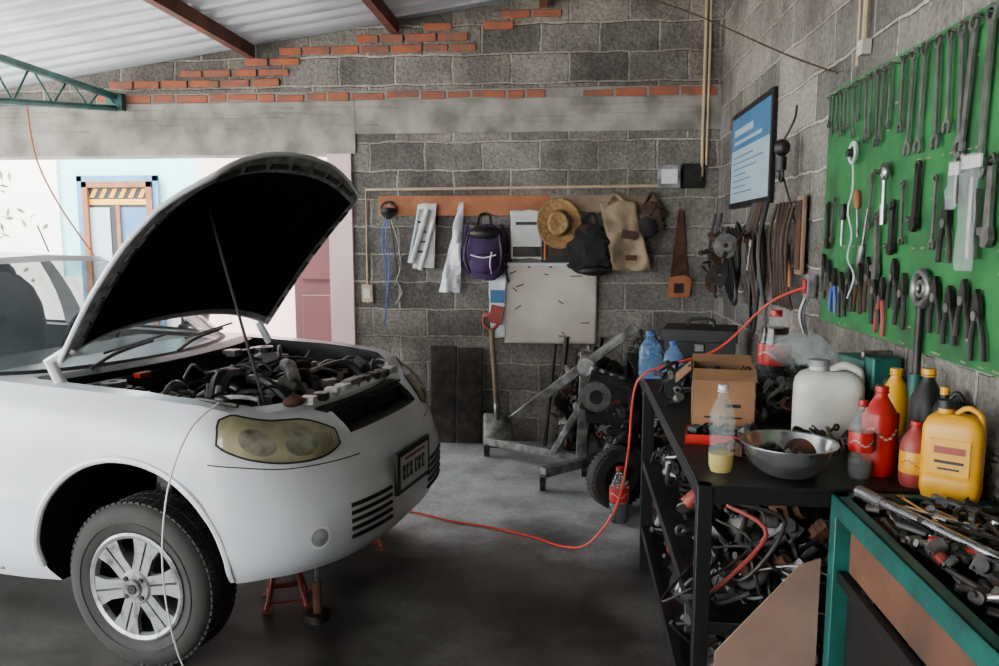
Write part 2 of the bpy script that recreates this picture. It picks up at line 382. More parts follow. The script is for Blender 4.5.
# ------------------------------------------------------------------ car
CAR = bpy.data.objects.new('car', None); bpy.context.collection.objects.link(CAR)
CAR.location = (-1.35, 3.21, 0); CAR.rotation_euler = (0, 0, math.radians(-11.5))
FX = .88
OUT = catmull([(.82 * FX, -.02, 0), (.82 * FX, .02, 0), (.808 * FX, .25, 0), (.755 * FX, .46, 0), (.65 * FX, .63, 0), (.49 * FX, .74, 0), (.3 * FX, .79, 0), (0, .815, 0), (-.5, .825, 0), (-1.2, .83, 0), (-2.0, .825, 0), (-2.6, .80, 0), (-3.0, .76, 0), (-3.25, .66, 0), (-3.36, .45, 0), (-3.4, .2, 0), (-3.4, 0, 0)], 12)
OUT = [p for p in OUT if p.y >= 0]
OUT[0] = V((.82 * FX, 0, 0))
ARC = [0]
for i in range(1, len(OUT)): ARC.append(ARC[-1] + (OUT[i] - OUT[i - 1]).length)
def lerpt(tab, x):
    if x <= tab[0][0]: return tab[0][1]
    for (a, va), (c, vc) in zip(tab, tab[1:]):
        if x <= c: return va + (vc - va) * (x - a) / (c - a)
    return tab[-1][1]
def out(s_):
    for i in range(1, len(ARC)):
        if s_ <= ARC[i]:
            t = (s_ - ARC[i - 1]) / (ARC[i] - ARC[i - 1]); return OUT[i - 1].lerp(OUT[i], t)
    return OUT[-1]
ZT = [(-3.4, .95), (-3.2, 1.0), (-2.6, 1.02), (-1.6, 1.0), (-.6, .985), (0, .96), (.27, .935), (.44, .905), (.57, .87), (.75, .84)]
ZB = [(-3.4, .36), (-3.0, .27), (-2.8, .22), (-.5, .25), (.0, .28), (.27, .31), (.5, .32), (.75, .31)]
INS = [(0, .08), (.10, .03), (.22, .005), (.44, .0), (.50, .006), (.62, .010), (.74, .014), (.82, .02), (.93, .045), (1, .09)]
RXF = [(0, .07), (.08, .03), (.2, 0), (.45, 0), (.50, .015), (.62, .03), (.70, .045), (.74, .06), (.8, .075), (.9, .10), (1, .16)]
def S(X, Y, t, sd=1, off=0.0):
    w = min(max((X - .22) / .44, 0), 1); w = w * w * (3 - 2 * w)
    wr = min(max((-2.9 - X) / .4, 0), 1)
    k = Y / .83
    z = lerpt(ZB, X) + (lerpt(ZT, X) - lerpt(ZB, X)) * t
    ins = lerpt(INS, t) - off
    return V((X - w * (lerpt(RXF, t) - off) + wr * lerpt(INS, t) * 1.2, sd * (Y - ins * k), z))
def SS(s_, t, sd=-1, off=0.0):
    p = out(s_); return S(p.x, p.y, t, sd, off)
TL = [0, .04, .08, .14, .22, .32, .42, .46, .50, .53, .57, .62, .68, .72, .76, .80, .84, .88, .93, .97, 1.0]
n = len(OUT)
ring_idx = [(i, 1) for i in range(n)] + [(i, -1) for i in range(n - 2, 0, -1)]
N = len(ring_idx); vs = []
for t in TL:
    for i, sd in ring_idx: vs.append(S(OUT[i].x, OUT[i].y, t, sd))
fs = []
for k in range(len(TL) - 1):
    for i in range(N): fs.append((k * N + i, k * N + (i + 1) % N, (k + 1) * N + (i + 1) % N, (k + 1) * N + i))
def capf(base, flip):
    o = []
    for i in range(n - 1):
        a = base + i; c = base + i + 1; a2 = base + (0 if i == 0 else N - i); c2 = base + (n - 1 if i + 1 == n - 1 else N - i - 1)
        q = [a, c, c2, a2]; q = [q[j] for j in range(4) if q[j] not in q[:j]]
        o.append(tuple(q[::-1] if flip else q))
    return o
b = MB(); b.add(vs, fs, PWHITE)
b.f += capf(0, True); b.f += capf((len(TL) - 1) * N, False)
nf = len(b.f) - len(b.m); b.m += [b.mi(PWHITE)] * nf; b.s += [False] * nf
body = b.finish('body_shell', CAR, ang=30)
bm = bmesh.new(); bm.from_mesh(body.data); bmesh.ops.remove_doubles(bm, verts=bm.verts, dist=1e-5); bmesh.ops.recalc_face_normals(bm, faces=bm.faces)
bm.to_mesh(body.data); bm.free()
cutters = []
def cutter(fn):
    c = MB(); fn(c); o = c.finish('cut', CAR)
    bm = bmesh.new(); bm.from_mesh(o.data); bmesh.ops.remove_doubles(bm, verts=bm.verts, dist=1e-5); bmesh.ops.recalc_face_normals(bm, faces=bm.faces); bm.to_mesh(o.data); bm.free()
    cutters.append(o)
bay = [(-.50, -.65), (.10, -.65), (.28, -.62), (.40, -.51), (.485, -.25), (.505, 0), (.485, .25), (.40, .51), (.28, .62), (.10, .65), (-.50, .65), (-.44, .3), (-.42, 0), (-.44, -.3)]
cutter(lambda c: c.prism(bay, .9, BLACK, z0=.48))
for X in (0, -2.49):
    for sd in (-1, 1):
        cutter(lambda c: c.cyl((X, sd * .56, .385), (X, sd * 1.1, .385), .365, BLACK, n=48))
cutter(lambda c: c.bx(-2.6, -.75, -.66, .66, .55, 1.2, BLACK))
cutter(lambda c: c.bx(.45, .80, -.31, .31, .775, 1.1, BLACK))
bpy.context.view_layer.update()
for c in cutters:
    md = body.modifiers.new('b', 'BOOLEAN'); md.operation = 'DIFFERENCE'; md.object = c; md.solver = 'EXACT'
    try: md.material_mode = 'TRANSFER'
    except Exception: pass
dg = bpy.context.evaluated_depsgraph_get(); me2 = bpy.data.meshes.new_from_object(body.evaluated_get(dg))
body.modifiers.clear(); body.data = me2
try: me2.set_sharp_from_angle(angle=math.radians(32))
except Exception: pass
for c in cutters: bpy.data.objects.remove(c, do_unlink=True)

b = MB()
for X in (0, -2.49):
    for sd in (-1, 1):
        pts = []
        for k in range(-8, 189, 7):
            a = math.radians(k); px_, pz_ = X + .372 * math.cos(a), .385 + .372 * math.sin(a)
            t = (pz_ - lerpt(ZB, px_)) / (lerpt(ZT, px_) - lerpt(ZB, px_))
            if t < 0.0: continue
            Yw = lerpt([(-3.4, .4), (-3.25, .66), (-3.0, .76), (-2.6, .80), (-2.0, .825), (-.5, .825), (0, .815), (.264, .79), (.43, .74)], px_)
            pts.append(S(px_, Yw, t, sd, .000))
        b.tube(pts, .013, PWHITE, k=2)
b.finish('arch_lips', CAR)
b = MB()
for sd in (-1, 1):
    for s_, t0, t1 in ((1.86, .05, .98), (2.9, .05, .98)):
        b.tube([SS(s_, t0 + (t1 - t0) * k / 12, sd, -.001) for k in range(13)], .0035, BLACK, n=6, k=1)
    b.tube([SS(1.86 + 1.04 * k / 12, .05, sd, -.001) for k in range(13)], .0035, BLACK, n=6, k=1)
    b.tube([SS(.32 + .63 * k / 24, .72, sd, -.0015) for k in range(25)], .003, BLACK, n=6, k=1)
b.finish('panel_seams', CAR)
b = MB()
for sd in (-1, 1):
    def hl(off):
        def fn(u, w):
            s_ = .40 + .51 * u
            uu = 2 * u - 1
            mid = .868 + .03 * u; half = .125 * (1 - abs(uu) ** 3.2 * (.62 if u < .5 else .50))
            tb = mid - half; tt = min(mid + half, .994)
            bul = .018 * math.sin(PI * min(max(u, 0), 1)) ** .5 * math.sin(PI * w) ** .5 if 0 < u < 1 and 0 < w < 1 else 0
            return SS(s_, tb + (tt - tb) * w, sd, off + bul)
        return fn
    b.grid(hl(.004), 24, 10, HEADL)
    rim = [hl(.004)(u / 20, 0) for u in range(21)] + [hl(.004)(1, w / 4) for w in range(1, 5)] + [hl(.004)(1 - u / 20, 1) for u in range(1, 21)] + [hl(.004)(0, 1 - w / 4) for w in range(1, 5)]
    b.tube(rim, .004, BLACK, k=1, n=6)
    for (cu, ru) in ((.34, .14), (.68, .15)):
        b.grid(lambda u, w: hl(.0055)(cu + ru * .95 * w * math.cos(2 * PI * u), .48 + .32 * w * math.sin(2 * PI * u)), 24, 3, HEADD)
    for k in range(5): b.tube([hl(.006)(.08 + .03 * k, .3 + .1 * j) for j in range(5)], .0015, HEADD, k=1, n=5)
b.finish('headlights', CAR)
b = MB()
for sd in (-1, 1):
    for r_ in range(5):
        t = .20 + r_ * .055
        b.tube([SS(.19 + .25 * k / 6, t, sd, .000) for k in range(7)], .0085, BLACK, k=1, n=6)
    P = SS(.585, .27, sd, 0)
    nrm = (SS(.585, .27, sd, .05) - P).normalized()
    b.cyl(P - nrm * .02, P + nrm * .003, .043, PWHITE, n=20); b.cyl(P, P + nrm * .005, .032, RIMG, n=20)
b.finish('bumper_vents', CAR)
b = MB(); R = Matrix.Translation((.82 * FX + .005, .0, .575)) @ Matrix.Rotation(math.radians(90), 4, 'Z') @ Matrix.Rotation(math.radians(90), 4, 'X')
b.box((0, 0, 0), (.33, .17, .016), BLACK, R); b.box((0, 0, .009), (.28, .13, .004), PLATE, R)
for i, xx in enumerate((-.11, -.075, -.04, .01, .045, .085)):
    b.box((xx, -.003, .012), (.022, .06, .003), BLACK, R); b.box((xx, -.003, .0125), (.008, .035 if i % 2 else .015, .0035), PLATE, R)
b.box((0, .05, .012), (.2, .012, .003), REDDOOR, R)
b.finish('licence_plate', CAR, bevel=.002)

BASE = catmull([(-.40, 0, 0), (-.43, .25, 0), (-.52, .52, 0), (-.66, .68, 0), (-.95, .745, 0), (-1.5, .76, 0), (-2.1, .755, 0), (-2.6, .72, 0), (-2.85, .60, 0), (-2.95, .35, 0), (-2.98, 0, 0)], 8)
TOP = catmull([(-1.13, 0, 0), (-1.14, .2, 0), (-1.19, .42, 0), (-1.27, .53, 0), (-1.42, .565, 0), (-1.65, .58, 0), (-1.95, .575, 0), (-2.2, .55, 0), (-2.33, .48, 0), (-2.4, .28, 0), (-2.42, 0, 0)], 8)
nb = len(BASE)
def gh(i, t, sd):
    a = BASE[i]; c = TOP[i]; bz = lerpt(ZT, a.x) - .012; tz = 1.400 + .02 * (1 - abs(c.y) / .58)
    p = a.lerp(c, t); z = bz + (tz - bz) * t; bul = math.sin(PI * t) * .03
    return V((p.x + (bul if a.x > -.6 else 0), sd * (p.y + bul * (1 if p.y > .3 else 0)), z))
b = MB(); g = MB(); tt = [0, .06, .15, .3, .5, .7, .85, .94, 1]
def kind(i):
    f = (i + .5) / 8
    if f < 3.0: return 0
    if f < 3.55: return 1
    if f < 5.2: return 0
    if f < 5.45: return 1
    if f < 6.9: return 0
    if f < 8.0: return 1
    return 0
for sd in (-1, 1):
    for i in range(nb - 1):
        for k in range(len(tt) - 1):
            q = [gh(i, tt[k], sd), gh(i + 1, tt[k], sd), gh(i + 1, tt[k + 1], sd), gh(i, tt[k + 1], sd)]
            glass = kind(i) == 0 and 0 < k < len(tt) - 2
            (g if glass else b).add(q, [(0, 1, 2, 3)], GLASS if glass else (PWHITE if kind(i) or k > 1 else BLACK))
def roof(u, w):
    i = u * (nb - 1); i0 = min(int(i), nb - 2); f = i - i0
    c = TOP[i0].lerp(TOP[i0 + 1], f); Y = c.y * (2 * w - 1)
    return V((c.x, Y, 1.400 + .02 * (1 - abs(c.y) / .58) + .035 * math.sin(PI * min(max((c.x + 2.42) / 1.29, 0), 1)) * (1 - (2 * w - 1) ** 2)))
b.grid(roof, nb - 1, 10, PWHITE)
b.tube([(-1.3, .2, 1.43), (-1.36, .2, 1.56)], .004, BLACK)
b.finish('roof_and_pillars', CAR); g.finish('windows', CAR)
b = MB()
b.grid(lambda u, w: V((-.50 + .13 * w + .12 * (1 - (2 * u - 1) ** 2) * .8 - .08, -.64 + 1.28 * u, .972 + .012 * math.sin(PI * w))), 14, 4, BLACK)
for y0_ in (-.45, .05):
    b.tube([(-.44, y0_, .99), (-.50, y0_ + .2, 1.02), (-.53, y0_ + .45, 1.04)], .008, BLACK)
    b.tube([(-.52, y0_ + .15, 1.025), (-.58, y0_ + .6, 1.05)], .006, BLACK, smooth=False)
b.bx(-1.15, -.62, -.62, .62, .80, .975, BLACK)
b.finish('cowl_and_dashboard', CAR, bevel=.01)
b = MB()
for y_ in (-.36, .36):
    b.ball((-1.55, y_, .72), (.25, .24, .10), SEAT); b.ball((-1.78, y_, 1.02), (.09, .23, .30), SEAT); b.ball((-1.84, y_, 1.30), (.05, .12, .08), SEAT)
b.ball((-2.5, 0, .98), (.12, .6, .25), SEAT)
b.torus(.18, .014, BLACK, Matrix.Translation((-1.22, .36, 1.0)) @ RY(-65)); b.cyl((-1.22, .36, 1.0), (-1.0, .36, .92), .02, BLACK)
b.finish('seats', CAR)
for sd in (-1, 1):
    b = MB(); b.ball((-.98, sd * .88, 1.05), (.05, .10, .07), PWHITE); b.cyl((-.98, sd * .74, 1.0), (-.98, sd * .84, 1.03), .02, BLACK)
    b.box((-1.025, sd * .88, 1.05), (.01, .15, .10), BLACK); b.finish('side_mirror', CAR)

HA = math.radians(50.5); HD = V((math.cos(HA), 0, math.sin(HA))); HN = V((-math.sin(HA), 0, math.cos(HA))); HH = V((-.40, 0, 1.075))
def hoodp(a, bb, off=0.0):
    hw = lerpt([(0, .66), (.3, .675), (.6, .67), (.8, .65), (.93, .60), (1, .55)], a)
    y = hw * bb
    rear = .08 * (1 - bb * bb); front = .12 * (1 - abs(bb) ** 2.2)
    l = (1 - a) * rear + a * (.885 + front)
    h = .040 * (1 - abs(bb) ** 3) * (1 - .3 * a) - .030 * abs(bb) ** 6 * (1 - .2 * a) - .055 * a ** 4 + .02 * math.sin(PI * a)
    return HH + HD * l + HN * (h + off) + V((0, y, 0))
b = MB()
b.grid(lambda u, w: hoodp(u, 2 * w - 1), 22, 22, PWHITE)
def under(u, w):
    bb = 2 * w - 1; e = min(u, 1 - u, 1 - abs(bb))
    return hoodp(u, bb, -.012 - .026 * min(1, e / .06) + .018 * min(1, max(0, e - .10) / .05))
def um(u, w):
    bb = abs(2 * w - 1)
    if bb > .90 and u > .05: return RIMG
    if u > .90 or u < .04: return RIMG
    return LINER
b.grid(under, 44, 44, um)
edge = [hoodp(0, -1 + 2 * k / 20, -.006) for k in range(21)] + [hoodp(k / 20, 1, -.006) for k in range(1, 21)] + [hoodp(1, 1 - 2 * k / 20, -.006) for k in range(1, 21)] + [hoodp(1 - k / 20, -1, -.006) for k in range(1, 21)]
b.tube(edge, .010, PWHITE, k=1, n=8)
for k in range(-3, 4):
    b.tube([hoodp(.945, k * .25 - .09, -.034), hoodp(.945, k * .25 + .09, -.034)], .013, BLACK, k=2)
for k in range(1, 7):
    for sd in (-1, 1): b.tube([hoodp(k * .13, sd * .945, -.034), hoodp(k * .13 + .07, sd * .945, -.034)], .010, BLACK, k=2)
b.tube([hoodp(.97, -.06, -.05), hoodp(.97, 0, -.08), hoodp(.97, .06, -.05)], .006, STEEL)
for sd in (-1, 1):
    b.tube([hoodp(.06, sd * .95, -.02), (-.42, sd * .66, 1.05), (-.36, sd * .66, .95)], .022, PWHITE, smooth=False)
b.finish('hood_panel', CAR, ang=50)
b = MB(); b.tube([hoodp(.70, -.50, -.02), (.30, -.40, .89)], .006, BLKMET, smooth=False); b.finish('hood_prop_rod', CAR)

b = MB(M=Matrix.Diagonal((FX, 1, 1, 1)))
b.bx(-.15, .25, -.28, .22, .48, .80, DSTEEL); b.bx(-.10, .12, -.24, .18, .80, .86, BLKMET)
for i in range(4): b.cyl((-.02, -.18 + i * .11, .86), (-.02, -.18 + i * .11, .90), .018, BLACK)
for i in range(4): b.tube([(.1, -.18 + i * .11, .84), (.2, -.18 + i * .11, .88), (.28, -.18 + i * .11, .78)], .026, ALU)
b.tube([(.28, -.24, .80), (.28, .20, .80)], .04, ALU, smooth=False)
for i in range(4): b.tube([(-.02, -.18 + i * .11, .90), (-.1, -.15 + i * .1, .94), (-.25, -.05 + i * .05, .91)], .007, BLACK)
b.bx(.0, .30, .34, .58, .55, .87, BLACK); b.bx(.02, .28, .36, .56, .87, .885, BLKMET)
b.cyl((.06, .4, .88), (.06, .4, .91), .012, STEEL); b.cyl((.24, .4, .88), (.24, .4, .91), .012, REDP)
b.ball((-.28, .45, .87), (.09, .08, .07), RIMG); b.cyl((-.28, .45, .93), (-.28, .45, .96), .03, BLACK)
b.bx(-.05, .28, -.58, -.36, .60, .87, BLACK); b.tube([(.1, -.4, .87), (.05, -.3, .94), (0, -.15, .93)], .038, BLACK)
b.cyl((-.33, -.5, .7), (-.33, -.5, .93), .07, DSTEEL); b.cyl((-.33, .5, .7), (-.33, .5, .92), .07, DSTEEL)
for q in (-1, 1): b.ring((0, 0), .05, .02, .03, STEEL, M=T(-.33, q * .5, .925))
b.bx(.40, .46, -.36, .36, .50, .84, DSTEEL)
for y_ in (-.17, .17): b.ring((0, 0), .15, .13, .03, BLACK, M=Matrix.Translation((.40, y_, .68)) @ RY(-90)); b.cyl((.36, y_, .68), (.40, y_, .68), .05, BLACK)
b.tube([(.42, -.3, .85), (.3, -.3, .94), (.12, -.2, .93), (.05, -.05, .86)], .02, BLACK)
b.tube([(.42, .3, .85), (.32, .28, .93), (.2, .15, .90)], .02, BLACK)
b.tube([(.30, -.12, .90), (.18, .02, .945), (.05, .16, .93), (-.05, .30, .90)], .030, ALU)   # silver intake duct
b.ball((.22, .05, .91), (.05, .06, .03), RUST); b.ball((.10, .22, .92), (.05, .05, .025), RUST)
b.box((-.42, .0, .92), (.05, 1.1, .05), BLACK); b.box((-.38, -.3, .945), (.04, .06, .02), REDP); b.box((-.38, .3, .95), (.08, .06, .03), ALU)
for i in range(80):
    p = V((rnd.uniform(-.38, .42), rnd.uniform(-.55, .55), rnd.uniform(.80, .92))); q = p + V((rnd.uniform(-.2, .2), rnd.uniform(-.25, .25), rnd.uniform(-.07, .02)))
    q.x = min(max(q.x, -.4), .44); q.y = min(max(q.y, -.58), .58)
    b.tube([p, (p + q) / 2 + V((0, 0, rnd.uniform(.02, .05))), q], rnd.choice([.004, .007, .012]), rnd.choice([BLACK, BLACK, BLACK, DSTEEL, STEEL]))
for i in range(70):
    b.box((rnd.uniform(-.38, .42), rnd.uniform(-.55, .55), rnd.uniform(.78, .90)), (rnd.uniform(.03, .08), rnd.uniform(.03, .08), rnd.uniform(.02, .05)), rnd.choice([ALU, DSTEEL, DSTEEL, BLACK, BLACK, BLACK, STEEL]), rot=Matrix.Rotation(rnd.random() * 3, 3, rnd.choice('XYZ')))
for i in range(34):
    c = V((rnd.uniform(-.36, .4), rnd.uniform(-.5, .5), rnd.uniform(.84, .92))); d = V((rnd.uniform(-1, 1), rnd.uniform(-1, 1), rnd.uniform(-.5, 1))).normalized() * rnd.uniform(.015, .04)
    b.cyl(c - d, c + d, rnd.uniform(.010, .024), rnd.choice([ALU, STEEL, BLACK, DSTEEL, DSTEEL]))
b.finish('engine', CAR, bevel=.004)
b = MB(M=Matrix.Diagonal((FX, 1, 1, 1)))
b.tube([(.33, -.61, .885), (.46, -.47, .88), (.53, -.2, .878), (.545, 0, .878), (.53, .2, .878), (.46, .47, .88), (.33, .61, .885)], .024, PWHITE)
for i in range(9): b.box((.53, -.36 + i * .09, .895 + rnd.uniform(0, .01)), (.06, .05, .03), rnd.choice([ALU, RIMG, WHITEP, DSTEEL]), rot=Matrix.Rotation(rnd.uniform(-.4, .4), 3, 'Z'))
b.bx(.5, .55, -.06, .06, .88, .92, ALU); b.ball((.50, -.42, .905), (.04, .05, .02), RUST)
b.bx(.50, .60, -.34, .34, .74, .86, BLACK)
for k in range(3): b.bx(.60, .612, -.32, .32, .785 + k * .026, .791 + k * .026, BLKMET)
b.bx(.595, .625, -.03, .03, .785, .85, DSTEEL)
b.finish('radiator_support', CAR, bevel=.004)
b = MB(); P = SS(.98, 1, -1, .0) + V((-.02, .05, .012)); b.tube([P + V((-.08, .02, .0)), P, P + V((.10, .0, -.01))], .008, DSTEEL); b.tube([P + V((.02, .0, .01)), P + V((.10, .01, .02)), P + V((.16, .03, .01))], .008, RIMG); b.ball(P + V((.04, 0, .01)), (.03, .018, .012), DSTEEL); b.finish('fender_clamp', CAR)

def wheel(name, cx, cy, sd, steer=0):
    b = MB(); M = Matrix.Translation((cx, cy, .298)) @ RZ(steer) @ Matrix.Rotation(PI / 2 * (1 if sd < 0 else -1), 4, 'X')
    prof = [(.175, -.08), (.20, -.088), (.25, -.090), (.28, -.082), (.293, -.065), (.297, -.03), (.297, .03), (.293, .065), (.28, .082), (.25, .092), (.215, .088), (.192, .076), (.187, .06)]
    b.lathe(prof, RUBBER, M, n=64)
    b.torus(.232, .003, RUBBER, M @ T(0, 0, .091), n=64, k=6)
    for i in range(72):
        a = 2 * PI * i / 72
        for z_ in (-.05, 0, .05):
            b.box((.296 * math.cos(a + z_), .296 * math.sin(a + z_), z_), (.008, .018, .034), RUBBER, M, rot=Matrix.Rotation(a + z_, 3, 'Z'))
    b.lathe([(.192, .078), (.195, .084), (.187, .089), (.176, .084), (.170, .066), (.165, .03), (.16, .0), (.02, .0)], [SILVER] * 4 + [BLKMET] * 3, M, n=64)
    for i in range(6):
        A = M @ RZ(60 * i + 12)
        for sgn in (-1, 1):
            b.prism([(.045, sgn * .003), (.11, sgn * .004), (.178, sgn * .004), (.172, sgn * .056), (.12, sgn * .036), (.056, sgn * .032)][::sgn], .018, SILVER, A, z0=.064)
        b.prism([(.04, -.004), (.176, -.006), (.176, .006), (.04, .004)], .008, BLKMET, A, z0=.062)
    b.lathe([(.060, .05), (.062, .082), (.055, .090), (.034, .092), (.030, .100), (.0, .102)], SILVER, M, n=32)
    b.cyl((0, 0, .10), (0, 0, .105), .018, DSTEEL, M=M)
    for i in range(4): a = PI / 4 + i * PI / 2; b.cyl((.044 * math.cos(a), .044 * math.sin(a), .088), (.044 * math.cos(a), .044 * math.sin(a), .098), .009, DSTEEL, M=M, n=6)
    b.finish(name, CAR, bevel=.0)
wheel('wheel_front_near', 0.02, -.70, -1); wheel('wheel_front_far', 0, .70, 1)
wheel('wheel_rear_near', -2.49, -.70, -1); wheel('wheel_rear_far', -2.49, .70, 1)
b = MB(); b.cyl((0, -.6, .30), (0, .6, .30), .03, DSTEEL); b.cyl((-2.49, -.6, .30), (-2.49, .6, .30), .04, DSTEEL)
b.tube([(.02, -.58, .35), (-.02, -.54, .6)], .05, DSTEEL, smooth=False); b.finish('axles', CAR)

def jack_stand(x, y, top):
    b = MB(M=Matrix.Translation((x, y, 0)) @ RZ(20))
    for i in range(4):
        a = PI / 4 + i * PI / 2; c, s_ = math.cos(a), math.sin(a)
        b.tube([(.11 * c, .11 * s_, .008), (.035 * c, .035 * s_, top * .72)], .010, REDDOOR, smooth=False, n=6); b.box((.11 * c, .11 * s_, .004), (.04, .04, .008), REDDOOR)
    for z_, q in ((.03, .105), (.10, .082)):
        P = [(q * math.cos(PI / 4 + i * PI / 2), q * math.sin(PI / 4 + i * PI / 2), z_) for i in range(5)]
        b.tube(P, .006, REDDOOR, smooth=False, n=6)
    b.cyl((0, 0, top * .6), (0, 0, top * .8), .03, REDDOOR); b.cyl((0, 0, top * .7), (0, 0, top - .015), .016, STEEL); b.box((0, 0, top - .01), (.07, .04, .02), REDDOOR)
    b.finish('jack_stand')
jack_stand(-1.16, 2.98, .29); jack_stand(-1.0, 3.6, .29)
b = MB(); b.cyl((-.98, 2.84, .0), (-.98, 2.84, .03), .05, DSTEEL); b.cyl((-.98, 2.84, .03), (-.98, 2.84, .16), .018, RUST); b.cyl((-.98, 2.84, .16), (-.98, 2.84, .31), .010, STEEL); b.finish('bottle_jack')
b = MB(); b.tube([(-1.16, 2.44, .955), (-1.22, 2.35, .88), (-1.27, 2.29, .7), (-1.29, 2.27, .45), (-1.27, 2.28, .2), (-1.22, 2.30, .02), (-1.12, 2.22, .006), (-.98, 2.05, .006)], .003, WIREW); b.finish('drop_light_cable')

# ------------------------------------------------------------------ back wall things
YB = 5.615
def bk(x, z, d=0): return (x, YB - d, z)
b = MB(); b.tube([bk(-1.48, 1.02, .02), bk(-1.48, 1.845, .02), bk(.62, 1.86, .02)], .011, CONDUIT, smooth=False); b.finish('wall_conduit')
b = MB(); b.bx(-1.52, -1.44, YB - .045, YB, 1.03, 1.16, CONDUIT); b.bx(-1.505, -1.455, YB - .05, YB - .044, 1.06, 1.13, PAPER); b.finish('power_outlet', bevel=.006)
b = MB(); b.bx(.60, .75, YB - .07, YB, 1.84, 2.0, RIMG); b.bx(.62, .73, YB - .078, YB - .07, 1.87, 1.97, PLASTW); b.finish('electrical_box', bevel=.006)
b = MB(); b.bx(.77, .92, YB - .03, YB, 1.84, 2.01, BLKMET); b.bx(.79, .90, YB - .036, YB - .03, 1.86, 1.99, DSTEEL); b.finish('breaker_panel', bevel=.004)
b = MB(); b.tube([(.90, 5.59, 3.3), (.90, 5.59, 1.92)], .012, CONDUIT, smooth=False); b.tube([(.93, 5.59, 3.3), (.93, 5.59, 2.0)], .009, CONDUIT, smooth=False); b.finish('wall_pipe')
b = MB(); b.bx(-1.39, -.15, YB - .025, YB, 1.655, 1.80, WOODP); b.bx(-.15, .62, YB - .02, YB, 1.68, 1.80, WOODL)
for x in (-1.3, -.9, -.5, -.1, .3, .55): b.cyl(bk(x, 1.73, .02), bk(x, 1.73, .05), .006, STEEL)
b.finish('coat_rack_plank', bevel=.004)
b = MB()
b.lathe([(.05, .03), (.055, .0), (.02, -.03), (.014, -.05)], DSTEEL, Matrix.Translation(bk(-1.31, 1.68, .07)))
b.torus(.055, .008, DSTEEL, BACKM(-1.31, 1.70, YB - .05))
for k, (x, zb_, m_) in enumerate(((-1.36, 1.0, BLUEP), (-1.33, .85, BLUEP), (-1.28, 1.2, DSTEEL), (-1.25, 1.15, STEEL))):
    b.tube([bk(-1.31, 1.68, .05), bk(x, 1.5, .05), bk(x + .02, 1.3, .04), bk(x + .03 * (-1) ** k, zb_, .03)], .005, m_)
b.tube([bk(-1.25, 1.18, .04), bk(-1.22, 1.1, .04), bk(-1.27, 1.02, .03)], .009, STEEL)
b.finish('grease_gun_hoses')
def sheet(lo, hi, z0, z1, m, depth=.04, amp=.015, sc=9, nx=14, nzv=20, seed=0):
    b = MB()
    def fn(u, w):
        xa = lo[0] + (hi[0] - lo[0]) * w; xb = lo[1] + (hi[1] - lo[1]) * w
        x = xa + (xb - xa) * u; z = z0 + (z1 - z0) * w
        d = depth + amp * nz(x + seed, 0, z * .35, sc) + amp * .5 * nz(x, seed, z, sc * 2.2)
        return V((x + .01 * nz(seed, z, 0, 9), YB - max(d, .008), z + .012 * nz(x, seed, 1, 12)))
    b.grid(fn, nx, nzv, m); return b
b = sheet((-1.14, -.98), (-1.10, -.96), 1.28, 1.74, PAPER, .05, .02, 14)
b.tube([bk(-1.14, 1.32, .08), bk(-1.02, 1.70, .08)], .018, PAPER, smooth=False); b.tube([bk(-1.08, 1.27, .07), bk(-.98, 1.62, .07)], .014, PLASTW, smooth=False); b.tube([bk(-1.16, 1.32, .07), bk(-1.08, 1.7, .07)], .010, POSTW, smooth=False)
for i in range(4): b.box(bk(-1.06, 1.40 + i * .07, .078), (.06, .003, .015), DSTEEL)
b.finish('paper_rolls', solid=.003)
sheet((-.95, -.79), (-.79, -.76), 1.11, 1.75, PLASTW, .07, .07, 12, seed=3).finish('plastic_bag', solid=.003)
b = MB(M=BACKM(-.61, 1.42, YB - .01))
def pack(u, w):
    a = 2 * PI * u; z = math.cos(PI * w); r = math.sin(PI * w) ** .6
    x = .145 * r * math.cos(a); d = .075 * r * math.sin(a); k = 1 + .22 * nz(x * 8, z * 2, d * 8, 1.6)
    return V((x * k * (1.05 - .15 * z), .19 * z * k - .02, .08 + d * k))
b.grid(pack, 32, 20, PURPLE); b.ball((0, -.10, .14), (.105, .075, .045), PURPLE, n=16); b.ball((0, .11, .12), (.11, .05, .06), BLACK)
b.tube([(-.11, .1, .14), (-.13, -.05, .16), (-.10, -.17, .12)], .009, BLACK); b.tube([(.11, .1, .14), (.13, -.05, .16), (.10, -.17, .12)], .009, BLACK)
b.tube([(-.05, .16, .1), (-.03, .24, .04), (.03, .24, .04), (.05, .16, .1)], .010, BLACK); b.tube([(-.09, -.04, .165), (0, -.06, .175), (.09, -.04, .165)], .005, PLASTW)
b.tube([(-.12, .19, .05), (-.15, .05, .06), (-.16, -.12, .05), (-.10, -.2, .05)], .010, PURPLE); b.tube([(.12, .17, .05), (.16, .05, .06), (.15, -.14, .05), (.17, -.24, .04)], .008, PURPLE); b.tube([(.06, -.02, .17), (.05, -.1, .19), (.055, -.17, .14)], .005, PAPER)
b.finish('backpack')
b = sheet((-.42, -.20), (-.43, -.21), 1.35, 1.69, PAPER, .035, .008, 8, seed=7); b.box(bk(-.31, 1.40, .045), (.2, .006, .07), DSTEEL); b.box(bk(-.31, 1.60, .045), (.16, .006, .02), DSTEEL); b.finish('hanging_leaflet', solid=.003)
b = MB(M=BACKM(-.085, 1.60, YB - .035) @ RZ(8))
def brim(u, w):
    a = 2 * PI * u; r = .085 + .082 * w; return V((r * math.cos(a) * .93, r * math.sin(a) * 1.08, .012 + .03 * w * abs(math.cos(a)) ** 2))
b.grid(brim, 40, 6, STRAW)
